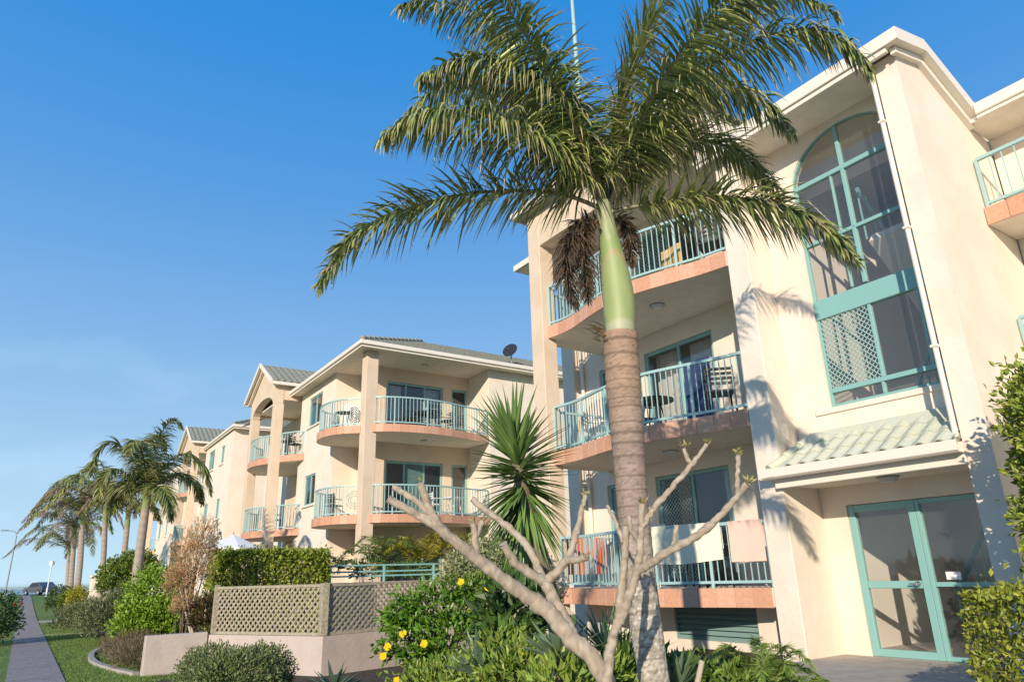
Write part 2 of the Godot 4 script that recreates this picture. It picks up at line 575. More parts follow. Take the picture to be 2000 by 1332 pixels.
# ---------------------------------------------------------------- the scene
func _ready() -> void:
	rng.seed = 20240611
	var cam := Camera3D.new()
	cam.name = "camera"
	add_child(cam)
	cam.transform = Transform3D(Basis(Vector3(0.83220388, -0.02867244, 0.5537279), Vector3(-0.15358064, 0.94766825, 0.27988904), Vector3(-0.53277545, -0.31796663, 0.78424967)), Vector3(0, 1.6, 0))
	cam.fov = 52.32
	cam.near = 0.05
	cam.far = 9000.0
	cam.current = true

	var env := Environment.new()
	env.background_mode = Environment.BG_SKY
	var sky := Sky.new()
	var sm := ProceduralSkyMaterial.new()
	sm.sky_top_color = Color(0.004, 0.20, 0.585).linear_to_srgb()
	sm.sky_horizon_color = Color(0.485, 0.685, 0.80).linear_to_srgb()
	sm.sky_curve = 0.23
	sm.ground_bottom_color = Color(0.10, 0.10, 0.09).linear_to_srgb()
	sm.ground_horizon_color = Color(0.35, 0.42, 0.48).linear_to_srgb()
	sm.sun_angle_max = 1.0
	sm.sky_cover = thin_cloud()
	sm.sky_cover_modulate = Color(1, 1, 1, 0.05)
	sky.sky_material = sm
	env.sky = sky
	env.tonemap_mode = Environment.TONE_MAPPER_LINEAR
	env.tonemap_exposure = 1.22
	env.sdfgi_enabled = true
	env.ssao_enabled = true
	env.ssil_enabled = true
	var we := WorldEnvironment.new()
	we.name = "environment"
	we.environment = env
	add_child(we)

	var sun := DirectionalLight3D.new()
	sun.name = "sun"
	add_child(sun)
	sun.look_at_from_position(Vector3.ZERO, Vector3(1.0, -0.43, -0.82))
	sun.light_color = Color(1.0, 0.935, 0.85)
	sun.light_energy = 1.36
	sun.light_angular_distance = 0.5
	sun.shadow_enabled = true

	make_materials()
	make_ground()
	make_near_building()
	make_wing()
	make_row_building(0.0, true)
	make_row_building(-19.6, false)
	make_row_building(-38.5, false)
	make_garden_walls()
	make_street()
	make_balcony_things()
	make_plants()

# faint wisps of high cloud, the same all round the sky
func thin_cloud() -> ImageTexture:
	var w := 1024
	var h := 512
	var f := FastNoiseLite.new()
	f.seed = 4
	f.frequency = 1.6
	f.fractal_octaves = 5
	var im := Image.create(w, h, false, Image.FORMAT_RGBA8)
	for y in h:
		var el := PI / 2 - PI * (y + 0.5) / h
		for x in w:
			var t := 0.0
			if el > 0.0 and el < 0.8:
				var az := TAU * x / w
				var n := f.get_noise_3d(cos(az) * 1.3, el * 9.0 + 0.6 * f.get_noise_2d(cos(az) * 2.0, sin(az) * 2.0), sin(az) * 1.3)
				t = smoothstep(0.02, 0.5, n) * smoothstep(0.0, 0.05, el) * (1.0 - smoothstep(0.1, 0.45, el))
			im.set_pixel(x, y, Color(1, 1, 1, t))
	return ImageTexture.create_from_image(im)

func terrain(z: float) -> float:
	return 0.8 * smoothstep(-40.0, -105.0, z)

func sheet(x0: float, x1: float, zs: Array, y: float) -> MB:
	var mb := MB.new()
	for i in zs.size() - 1:
		var a := Vector3(x0, terrain(zs[i]) + y, zs[i]); var b := Vector3(x1, terrain(zs[i]) + y, zs[i])
		var d := Vector3(x1, terrain(zs[i + 1]) + y, zs[i + 1]); var e := Vector3(x0, terrain(zs[i + 1]) + y, zs[i + 1])
		mb.qn(a, b, d, e, Vector3.UP)
	return mb

func make_ground() -> void:
	var zs := [40.0, 0.0, -40.0]
	for i in range(1, 14): zs.append(-40.0 - i * 5.0)
	zs.append(-130.0)
	var g := sheet(-60, 90, zs, 0.0)
	struct("ground", g, M.lawn)
	var zs2 := zs.slice(0, 15)
	var so := MB.new()
	so.qn(Vector3(2.2, 0.01, -9.0), Vector3(10.7, 0.01, -9.0), Vector3(10.7, 0.01, -40), Vector3(2.2, 0.01, -40), Vector3.UP)
	struct("garden_soil", so, M.ground)
	so = MB.new()
	so.box(Vector3(3.3, 0.0, -8.99), Vector3(9.88, 0.30, -6.6), 0.05)
	so.box(Vector3(3.3, 0.0, -6.6), Vector3(6.58, 0.30, -3.4), 0.05)
	struct("garden_bed", so, M.ground)
	var p := MB.new()
	# footpath: slabs with joints
	var z := -9.2
	while z > -101.0:
		var z2 := z - 2.4
		p.qn(Vector3(0.0, terrain(z) + 0.03, z - 0.012), Vector3(0.88, terrain(z) + 0.03, z - 0.012), Vector3(0.88, terrain(z2) + 0.03, z2 + 0.012), Vector3(0.0, terrain(z2) + 0.03, z2 + 0.012), Vector3.UP)
		for x in [0.0, 0.88]:
			p.qn(Vector3(x, terrain(z) + 0.03, z), Vector3(x, terrain(z2) + 0.03, z2), Vector3(x, terrain(z2), z2), Vector3(x, terrain(z), z), Vector3(x - 0.4, 0, 0))
		z = z2
	struct("footpath", p, M.path)
	for zz in [-44.0, -31.5]:
		var q := MB.new()
		q.box(Vector3(0.885, terrain(zz) - 0.1, zz - (0.7 if zz < -40 else 0.14)), Vector3(5.5, terrain(zz) + 0.024, zz + (0.7 if zz < -40 else 0.14)), 0.005)
		struct("side_path", q, M.conc)
	var rd := MB.new()
	rd.qn(Vector3(-60, 0.815, -103), Vector3(90, 0.815, -103), Vector3(90, 0.815, -112), Vector3(-60, 0.815, -112), Vector3.UP)
	struct("road", rd, M.asphalt)
	var sea := MB.new()
	sea.qn(Vector3(-6000, -5, -131), Vector3(6000, -5, -131), Vector3(6000, -5, -8000), Vector3(-6000, -5, -8000), Vector3.UP)
	struct("sea", sea, M.sea)
	var bank := MB.new()
	bank.qn(Vector3(-60, 0.8, -130), Vector3(90, 0.8, -130), Vector3(90, -5.2, -142), Vector3(-60, -5.2, -142), Vector3.UP)
	struct("bank", bank, M.lawn)
	var dw := MB.new()
	dw.qn(Vector3(-30, 0.016, 38), Vector3(6.6, 0.016, 38), Vector3(6.6, 0.016, -9.0), Vector3(-30, 0.016, -9.0), Vector3.UP)
	struct("driveway", dw, M.paving)
	# entrance floor
	var e := MB.new()
	e.box(Vector3(6.6, 0.0, -6.58), Vector3(10.3, 0.34, -1.6), 0.01)
	struct("entrance_paving", e, M.conc)

func make_near_building() -> void:
	var B := thing("apartment_building", "cream three storey apartment block with arched stair window and teal glass entrance", "building", Vector3(11, 0, -8))
	var mb := MB.new()
	# stair tower
	mb.box(Vector3(9.33, 0, -7.0), Vector3(10.24, 8.64, -6.58), 0.012)
	part("pilaster", mb, M.stucco, B)
	mb = MB.new()
	mb.prism([Vector2(9.33, 0), Vector2(11.95, 0), Vector2(11.95, 8.0), Vector2(9.95, 8.72), Vector2(9.33, 8.60)], 2, -3.96, -3.65)
	part("side_wall", mb, M.stucco, B)
	# entrance wall
	mb = MB.new()
	wall_cells(mb, 0, 10.245, 10.40, -6.62, -3.96, 0.0, 2.76, [[-6.17, -3.96, 0.34, 2.44]])
	part("entrance_wall", mb, M.stucco, B)
	mb = MB.new()
	mb.box(Vector3(9.30, 2.735, -6.575), Vector3(10.3, 2.79, -3.965))
	part("porch_ceiling", mb, M.soffit, B)
	mb = MB.new()
	mb.box(Vector3(9.24, 2.70, -6.64), Vector3(9.326, 2.86, -3.93), 0.008)
	part("porch_beam", mb, M.trim, B)
	mb = MB.new()
	mb.prism([Vector2(9.07, 2.985), Vector2(9.07, 2.86), Vector2(9.10, 2.835), Vector2(9.235, 2.835), Vector2(9.235, 2.97), Vector2(9.22, 2.97), Vector2(9.22, 2.85), Vector2(9.11, 2.85), Vector2(9.085, 2.87), Vector2(9.085, 2.985)], 2, -6.74, -3.92)
	var gut := part("gutter", mb, M.trim, B)
	mb = MB.new()
	mb.box(Vector3(9.066, 2.832, -6.765), Vector3(9.24, 2.99, -6.742))
	part("end_cap", mb, M.trim, gut)
	# upper front wall with the arched opening
	var arch := []
	for i in 17:
		var a := PI - PI * i / 16.0
		arch.append(Vector2(-4.97 + cos(a) * 0.97, 7.67 + sin(a) * 0.80))
	var ol := [Vector2(-6.575, 2.80), Vector2(-6.575, 8.66), Vector2(-3.965, 8.66), Vector2(-3.965, 7.67)]
	for i in range(16, -1, -1): ol.append(arch[i])
	ol.append_array([Vector2(-5.94, 3.88), Vector2(-3.965, 3.88), Vector2(-3.965, 2.80)])
	mb = MB.new()
	mb.prism(ol, 0, 9.93, 10.10)
	part("stair_wall", mb, M.stucco, B)
	mb = MB.new()
	mb.box(Vector3(9.90, 3.79, -6.2), Vector3(9.99, 3.875, -3.962), 0.008)
	part("window_sill", mb, M.stucco, B)
	mb = MB.new()
	mb.box(Vector3(9.16, 8.575, -6.578), Vector3(9.928, 8.63, -3.962))
	part("eave_soffit", mb, M.soffit, B)
	# arched window
	var W := hold("arched_window", B, Vector3(10.0, 3.88, -4.97))
	mb = MB.new()
	for i in 16:
		var p0: Vector2 = arch[i]; var p1: Vector2 = arch[i + 1]
		mb.beam(Vector3(10.0, p0.y, p0.x), Vector3(10.0, p1.y, p1.x), 0.03, 0.07, Vector3(1, 0, 0))
	for z in [-5.915, -4.025]: mb.box(Vector3(9.965, 3.9, z - 0.022), Vector3(10.035, 7.67, z + 0.022), 0.005)
	mb.box(Vector3(9.955, 7.63, -5.935), Vector3(10.045, 7.71, -4.0), 0.005)
	mb.box(Vector3(9.96, 6.57, -5.89), Vector3(10.04, 6.63, -4.05), 0.005)
	mb.box(Vector3(9.96, 5.66, -5.085), Vector3(10.032, 8.44, -5.025), 0.005)
	mb.box(Vector3(9.972, 5.66, -5.29), Vector3(10.028, 7.63, -5.26), 0.004)
	mb.box(Vector3(9.945, 5.30, -5.935), Vector3(10.05, 5.62, -4.0), 0.008)
	mb.box(Vector3(9.955, 4.10, -5.89), Vector3(10.04, 4.17, -4.05), 0.005)
	mb.box(Vector3(9.96, 3.885, -5.935), Vector3(10.04, 3.925, -4.0), 0.004)
	mb.box(Vector3(9.962, 4.17, -5.10), Vector3(10.03, 5.30, -5.05), 0.005)
	mb.box(Vector3(9.964, 4.17, -4.38), Vector3(10.03, 5.30, -4.34), 0.005)
	mb.box(Vector3(9.964, 3.925, -5.12), Vector3(10.03, 4.10, -5.075), 0.005)
	part("window_frame", mb, M.teal, W)
	for r in [[-5.91, -5.055, 7.67, 7.67], [-5.055, -4.03, 7.67, 7.67]]:
		mb = MB.new()
		var pts := [Vector2(r[0], 7.67)]
		for a in arch:
			if a.x > r[0] - 0.001 and a.x < r[1] + 0.001: pts.append(Vector2(a.x, a.y - 0.01))
			elif a.x >= r[1] and pts[pts.size() - 1].x < r[1]: pts.append(Vector2(r[1], a.y - 0.01 if a.x > -4.9 else 8.46))
		if r[0] > -5.5: pts.insert(1, Vector2(r[0], 8.46))
		else: pts.append(Vector2(r[1], 8.46))
		pts.append(Vector2(r[1], 7.67))
		var clean := []
		for p in pts:
			if clean.size() == 0 or clean[clean.size() - 1].distance_to(p) > 0.01: clean.append(p)
		mb.prism(clean, 0, 9.996, 10.004)
		part("pane", mb, M.glass_clear, W)
	for r in [[-5.91, -5.055, 6.6, 7.67], [-5.055, -4.03, 6.6, 7.67], [-5.91, -5.055, 5.6, 6.6], [-5.055, -4.03, 5.6, 6.6], [-5.91, -5.075, 4.13, 5.32], [-5.075, -4.36, 4.13, 5.32], [-4.36, -4.03, 4.13, 5.32], [-5.91, -5.1, 3.9, 4.13], [-5.1, -4.03, 3.9, 4.13]]:
		mb = MB.new()
		mb.box(Vector3(9.996, r[2], r[0]), Vector3(10.004, r[3], r[1]))
		part("pane", mb, M.glass_clear, W)
	grille(W, 0, 9.975, -5.89, -5.10, 4.17, 5.30, 0.085, 0.012, M.teal_pale)
	# entrance door
	var D := glazing(B, "entrance_door", 0, 10.30, -6.165, -5.17, 0.345, 2.43, [], [1.30], M.teal, M.glass_clear, 0.10)
	mb = MB.new()
	mb.tube([Vector3(10.25, 1.31, -5.32), Vector3(10.20, 1.31, -5.32)], [0.035, 0.028], 12)
	mb.tube([Vector3(10.20, 1.31, -5.32), Vector3(10.195, 1.31, -5.42)], [0.012, 0.011], 8)
	part("handle", mb, M.steel, D)
	glazing(B, "side_light", 0, 10.30, -5.165, -3.965, 0.345, 2.43, [], [1.30], M.teal, M.glass_clear, 0.06)
	mb = MB.new()
	mb.box(Vector3(10.288, 1.36, -4.95), Vector3(10.2915, 1.46, -4.76))
	var note := part("paper_notice", mb, M.white, B)
	note.set_meta("label", "white paper notice stuck inside the entrance glass")
	mb = MB.new()
	mb.box(Vector3(10.238, 1.25, -6.44), Vector3(10.244, 1.62, -6.31), 0.002)
	part("wall_plate", mb, M.trim, B)
	ceiling_light(B, Vector3(9.78, 2.735, -5.2))
	# inside the stairwell
	var LB := hold("stairwell", B, Vector3(12, 0.35, -5.2))
	mb = MB.new()
	mb.box(Vector3(10.42, 0.1, -6.75), Vector3(14.2, 9.05, -6.63))
	mb.box(Vector3(11.0, 0.1, -3.94), Vector3(14.2, 9.05, -3.80))
	mb.box(Vector3(10.405, 0.1, -3.955), Vector3(11.0, 9.05, -3.80))
	mb.box(Vector3(14.2, 0.1, -6.75), Vector3(14.35, 9.05, -3.80))
	part("inner_wall", mb, M.lobby, LB)
	mb = MB.new()
	mb.box(Vector3(10.42, 0.2, -6.63), Vector3(14.2, 0.34, -3.94))
	part("lobby_floor", mb, M.conc, LB)
	mb = MB.new()
	mb.box(Vector3(10.11, 8.95, -6.63), Vector3(14.2, 9.05, -3.94))
	mb.box(Vector3(10.105, 2.80, -6.63), Vector3(11.2, 3.02, -3.94))
	mb.box(Vector3(12.9, 4.5, -6.63), Vector3(14.2, 4.68, -3.94))
	part("landing", mb, M.lobby, LB)
	for i in 8:
		mb = MB.new()
		mb.box(Vector3(11.5 + i * 0.27, 0.345, -5.35), Vector3(11.5 + (i + 1) * 0.27 + 0.02, 0.35 + (i + 1) * 0.172, -4.0), 0.006)
		part("step", mb, M.lobby, LB)
	mb = MB.new()
	mb.beam(Vector3(11.2, 2.9, -6.0), Vector3(12.95, 4.55, -6.0), 1.1, 0.2)
	mb.beam(Vector3(12.95, 4.62, -4.6), Vector3(10.6, 6.6, -4.6), 1.1, 0.2)
	part("stair_flight", mb, M.lobby, LB)
	mb = MB.new()
	for k in [[Vector3(11.5, 1.15, -5.42), Vector3(13.6, 2.6, -5.42)], [Vector3(11.2, 3.9, -5.4), Vector3(12.95, 5.6, -5.4)], [Vector3(12.9, 5.6, -5.2), Vector3(10.6, 7.55, -5.2)]]:
		mb.beam(k[0], k[1], 0.05, 0.06)
		for i in 7:
			var p: Vector3 = k[0].lerp(k[1], i / 6.0)
			mb.box(p - Vector3(0.012, 0.95, 0.012), p + Vector3(0.012, 0, 0.012))
	part("stair_rail", mb, M.teal, LB)
	mb = MB.new()
	mb.box(Vector3(11.6, 8.88, -5.45), Vector3(12.2, 8.948, -5.05), 0.01)
	part("ceiling_light", mb, M.white, LB)
	# awning roof of clay-coloured rolls, each tile its own piece
	var A := hold("porch_roof", B, Vector3(9.5, 2.98, -5.2))
	mb = MB.new()
	mb.prism([Vector2(9.12, 2.95), Vector2(9.93, 3.46), Vector2(9.93, 3.40), Vector2(9.12, 2.90)], 2, -6.30, -3.965)
	part("roof_board", mb, M.roof, A)
	var sl := Vector3(9.93 - 9.09, 3.50 - 2.965, 0)
	var up := Vector3(-sl.y, sl.x, 0).normalized()
	var rows := 3
	for j in rows:
		for i in 10:
			var z0 := -6.33 + i * 0.2365
			if i == 0 and j == 2: continue
			var t := MB.new()
			for k in 6:
				for e in 2:
					pass
				var q := []
				for w in [[k, 0.0], [k + 1, 0.0], [k + 1, 1.0], [k, 1.0]]:
					var f: float = w[0] / 6.0
					var g: float = (j + w[1] * 1.02) / rows
					var lift: float = 0.020 + 0.022 * sin(f * TAU - 0.6) + (0.022 if w[1] < 0.5 else 0.0)
					q.append(Vector3(9.09, 2.965, z0 + f * 0.234) + sl * g + up * lift)
				t.qn(q[0], q[1], q[2], q[3], up)
				t.qn(q[0], q[1], q[1] - up * 0.02, q[0] - up * 0.02, -sl)
			part("roof_tile", t, [M.roof_pale, M.roof_pale2][(i * 3 + j * 5) % 2], A)
	mb = MB.new()
	mb.prism([Vector2(9.60, 3.28), Vector2(9.93, 3.49), Vector2(9.93, 3.56), Vector2(9.86, 3.545), Vector2(9.78, 3.46)], 2, -6.32, -3.97)
	part("flashing", mb, M.roof_pale2, A)
	mb = MB.new()
	var hb := Vector3(9.92, 3.53, -6.30)
	var he := Vector3(9.10, 3.00, -6.60)
	for i in 3:
		var p0 := he.lerp(hb, i / 3.0) + Vector3(0, 0.025, 0); var p1 := he.lerp(hb, (i + 1.08) / 3.0) + Vector3(0, 0.01, 0)
		var t := MB.new()
		t.tube([p0 - Vector3(0, 0.045, 0), p1 - Vector3(0, 0.045, 0)], [0.07, 0.06], 12)
		part("ridge_cap", t, M.roof_pale, A)
	mb = MB.new()
	mb.tn(Vector3(9.10, 2.96, -6.70), Vector3(9.10, 2.99, -6.30), Vector3(9.93, 3.48, -6.30), Vector3(-0.3, 1, -0.5))
	mb.tn(Vector3(9.10, 2.96, -6.70), Vector3(9.93, 3.48, -6.30), Vector3(9.93, 2.97, -6.575), Vector3(-0.3, 1, -0.5))
	part("hip_end", mb, M.roof_pale2, A)
	# downpipe beside the right-hand pilaster
	mb = MB.new()
	mb.tube([Vector3(9.29, 8.55, -4.00), Vector3(9.29, 2.99, -4.00)], [0.035, 0.035], 10)
	var dp := part("downpipe", mb, M.trim, B)
	for y in [4.2, 5.9, 7.6]:
		mb = MB.new()
		mb.box(Vector3(9.245, y, -4.045), Vector3(9.33, y + 0.035, -3.955), 0.004)
		part("bracket", mb, M.trim, dp)
	# tower roof
	mb = MB.new()
	mb.prism([Vector2(9.06, 8.60), Vector2(9.06, 8.80), Vector2(9.95, 8.99), Vector2(11.25, 8.36), Vector2(11.25, 8.14), Vector2(9.95, 8.78), Vector2(9.12, 8.60)], 2, -7.25, -3.46)
	var tr := part("roof", mb, M.trim, B)
	mb = MB.new()
	mb.prism([Vector2(9.20, 8.50), Vector2(9.20, 8.59), Vector2(9.95, 8.77), Vector2(11.3, 8.11), Vector2(11.3, 8.0), Vector2(9.95, 8.66)], 2, -3.648, -3.57)
	part("barge_trim", mb, M.trim, tr)
	mb = MB.new()
	mb.box(Vector3(9.10, 8.52, -7.22), Vector3(9.155, 8.598, -3.66))
	part("fascia", mb, M.trim, tr)
	# bay with three balconies
	var front := smooth([Vector3(9.33, 0, -7.02), Vector3(9.2, 0, -7.6), Vector3(8.98, 0, -8.2), Vector3(8.80, 0, -8.8), Vector3(8.74, 0, -9.4), Vector3(8.82, 0, -10.1), Vector3(8.97, 0, -10.8), Vector3(9.0, 0, -11.3), Vector3(8.93, 0, -11.69)], 0.14)
	var rim := []
	for p in front: rim.append(p + Vector3(0.07, 0, 0))
	var ends := rim.slice(0, rim.size() - 2)
	for k in 3:
		var y: float = [1.29, 4.02, 6.84][k]
		slab(B, front, [Vector3(9.2, 0, -11.75), Vector3(9.2, 0, -12.12), Vector3(10.79, 0, -12.12), Vector3(10.79, 0, -7.02)], y, 0.27)
		railing(B, rim, y, 1.0, 0.108, 9)
		railing(B, [Vector3(9.2, 0, -12.05), Vector3(10.74, 0, -12.05)], y, 1.0, 0.12, 9)
		if k > 0: ceiling_light(B, Vector3(9.95 if k == 1 else 9.62, y - 0.27, -9.35 if k == 1 else -9.0))
	mb = MB.new()
	var holes := []
	for y in [1.29, 4.02, 6.84]:
		holes.append([-10.66, -8.72, y, y + 2.16])
		holes.append([-12.2, -11.4, y, y + 2.16])
	wall_cells(mb, 0, 10.80, 10.96, -13.4, -7.0, 0.0, 9.32, holes)
	part("back_wall", mb, M.stucco, B)
	for k in 3:
		var y: float = [1.29, 4.02, 6.84][k]
		var g := glazing(B, "sliding_door", 0, 10.88, -10.655, -8.725, y + 0.005, y + 2.155, [-9.69], [], M.teal, M.glass, 0.07)
		if k != 1: grille(g, 0, 10.835, -10.58, -9.73, y + 0.08, y + 2.08, 0.085, 0.011, M.teal_pale)
		if k == 1: curtain(g, 0, 11.12, -9.6, -8.75, y + 0.02, y + 2.12); curtain(g, 0, 11.12, -10.6, -10.0, y + 0.02, y + 2.12)
		if k == 0: curtain(g, 0, 11.12, -9.1, -8.75, y + 0.02, y + 2.12)
		var g2 := glazing(B, "sliding_door", 0, 10.88, -12.195, -11.405, y + 0.005, y + 2.155, [], [], M.teal, M.glass, 0.07)
		curtain(g2, 0, 11.12, -12.1, -11.5, y + 0.02, y + 2.12)
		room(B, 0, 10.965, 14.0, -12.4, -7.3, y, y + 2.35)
	mb = MB.new()
	mb.box(Vector3(10.62, 0, -13.4), Vector3(10.797, 9.3, -12.95), 0.01)
	part("pilaster", mb, M.stucco, B)
	mb = MB.new()
	mb.tube([Vector3(10.73, 9.2, -12.75), Vector3(10.73, 0.3, -12.75)], [0.045, 0.045], 10)
	part("downpipe", mb, M.trim, B)
	mb = MB.new()
	mb.box(Vector3(10.965, 0, -13.39), Vector3(20.0, 9.25, -13.2))
	part("end_wall", mb, M.stucco, B)
	mb = MB.new()
	mb.box(Vector3(8.79, 0, -12.14), Vector3(9.17, 9.7, -11.70), 0.012)
	part("column", mb, M.peach, B)
	mb = MB.new()
	mb.box(Vector3(8.80, 8.82, -11.70), Vector3(9.16, 9.7, -7.2), 0.008)
	part("front_beam", mb, M.peach, B)
	mb = MB.new()
	mb.box(Vector3(9.165, 8.9, -12.13), Vector3(11.0, 9.7, -11.80), 0.008)
	part("side_beam", mb, M.peach, B)
	mb = MB.new()
	mb.box(Vector3(9.17, 9.32, -11.8), Vector3(10.96, 9.38, -7.0))
	part("balcony_ceiling", mb, M.soffit, B)
	mb = MB.new()
	mb.box(Vector3(9.2, 8.66, -7.2), Vector3(13.4, 9.69, -7.02))
	part("gable_wall", mb, M.stucco, B)
	# bay roof
	mb = MB.new()
	roll_roof(mb, Vector3(8.58, 9.85, -12.36), Vector3(8.58, 9.85, -6.98), Vector3(11.2, 10.7, -9.8), Vector3(11.2, 10.7, -9.5))
	roll_roof(mb, Vector3(8.58, 9.85, -6.98), Vector3(13.6, 9.85, -6.98), Vector3(11.2, 10.7, -9.5), Vector3(11.3, 10.7, -9.5))
	roll_roof(mb, Vector3(8.58, 9.85, -12.36), Vector3(13.6, 9.85, -12.36), Vector3(11.2, 10.7, -9.8), Vector3(11.3, 10.7, -9.8))
	mb.box(Vector3(8.6, 9.70, -12.34), Vector3(13.6, 9.74, -7.0))
	var br := part("bay_roof", mb, M.roof, B)
	mb = MB.new()
	mb.box(Vector3(8.50, 9.72, -12.44), Vector3(8.578, 9.89, -6.95), 0.01)
	mb.box(Vector3(8.578, 9.72, -12.44), Vector3(13.6, 9.89, -12.362), 0.01)
	part("gutter", mb, M.trim, br)
	# lower eave at the far end
	mb = MB.new()
	mb.box(Vector3(10.5, 9.85, -15.1), Vector3(20.0, 10.02, -13.0))
	mb.box(Vector3(10.42, 9.87, -15.15), Vector3(10.498, 10.04, -13.0))
	part("far_eave", mb, M.trim, br)
	# undercroft with louvres
	mb = MB.new()
	wall_cells(mb, 0, 9.90, 10.1, -12.1, -7.0, 0.0, 1.015, [[-9.62, -7.80, 0.42, 0.97]])
	part("undercroft_wall", mb, M.stucco, B)
	var V := hold("louvre_vent", B, Vector3(9.95, 0.42, -8.7))
	mb = MB.new()
	for z in [-9.60, -7.82]: mb.box(Vector3(9.93, 0.425, z - 0.018), Vector3(10.06, 0.965, z + 0.018))
	part("louvre_frame", mb, M.teal_dark, V)
	mb = MB.new()
	mb.prism([Vector2(9.94, -0.055), Vector2(9.955, -0.06), Vector2(10.045, 0.045), Vector2(10.03, 0.05)], 2, -9.58, -7.84)
	var lm := mb.mesh(M.teal_dark)
	for i in 6: copy_part("slat", lm, V, Vector3(0, 0.475 + i * 0.088, 0))
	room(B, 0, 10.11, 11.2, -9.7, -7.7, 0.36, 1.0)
	# paving edge and mast on the roof
	var MT := MB.new()
	MT.tube([Vector3(9.55, 10.1, -10.8), Vector3(9.55, 13.0, -10.8), Vector3(9.55, 19.5, -10.8)], [0.075, 0.065, 0.02], 10)
	var mast := thing("roof_mast", "tall thin pale metal mast rising behind the palm crown", "mast", Vector3(9.55, 10.1, -10.8))
	part("mast_tube", MT, M.teal_pale, mast)
	mb = MB.new()
	mb.box(Vector3(9.42, 9.9, -10.93), Vector3(9.68, 10.14, -10.67), 0.01)
	part("foot", mb, M.grey, mast)

# the part of the same block to the right of the stair tower
func make_wing() -> void:
	var B := thing("apartment_wing", "cream wing with balcony set back beside the stair tower", "building", Vector3(12, 0, 0))
	var mb := MB.new()
	wall_cells(mb, 0, 11.98, 12.15, -3.64, 7.0, 0.0, 8.05, [[-1.5, 1.0, 6.56, 8.0], [-1.5, 1.0, 3.88, 6.0]])
	part("front_wall", mb, M.stucco, B)
	for k in 2:
		var y: float = [3.83, 6.52][k]
		slab(B, [Vector3(11.0, 0, 5.0), Vector3(11.0, 0, -3.64)], [Vector3(11.97, 0, -3.64), Vector3(11.97, 0, 5.0)], y, 0.26)
		railing(B, [Vector3(11.07, 0, -3.60), Vector3(11.07, 0, 5.0)], y, 0.86 if k == 1 else 1.0, 0.17, 9)
		room(B, 0, 12.16, 14.5, -1.7, 1.2, y, y + 1.9)
		glazing(B, "sliding_door", 0, 12.06, -1.49, 0.99, y + 0.05, y + (1.5 if k == 1 else 2.15), [-0.25], [], M.teal, M.glass, 0.07)
	mb = MB.new()
	mb.box(Vector3(11.2, 8.05, -3.64), Vector3(12.5, 8.10, 7.0))
	part("eave_soffit", mb, M.soffit, B)
	mb = MB.new()
	mb.box(Vector3(11.10, 8.10, -3.45), Vector3(11.20, 8.29, 7.0), 0.012)
	mb.box(Vector3(11.14, 8.045, -3.45), Vector3(11.198, 8.098, 7.0))
	var rf := part("gutter", mb, M.trim, B)
	mb = MB.new()
	mb.prism([Vector2(11.2, 8.11), Vector2(11.2, 8.25), Vector2(16.0, 9.9), Vector2(20.0, 8.2)], 2, -3.4, 7.0)
	part("roof", mb, M.roof, B)

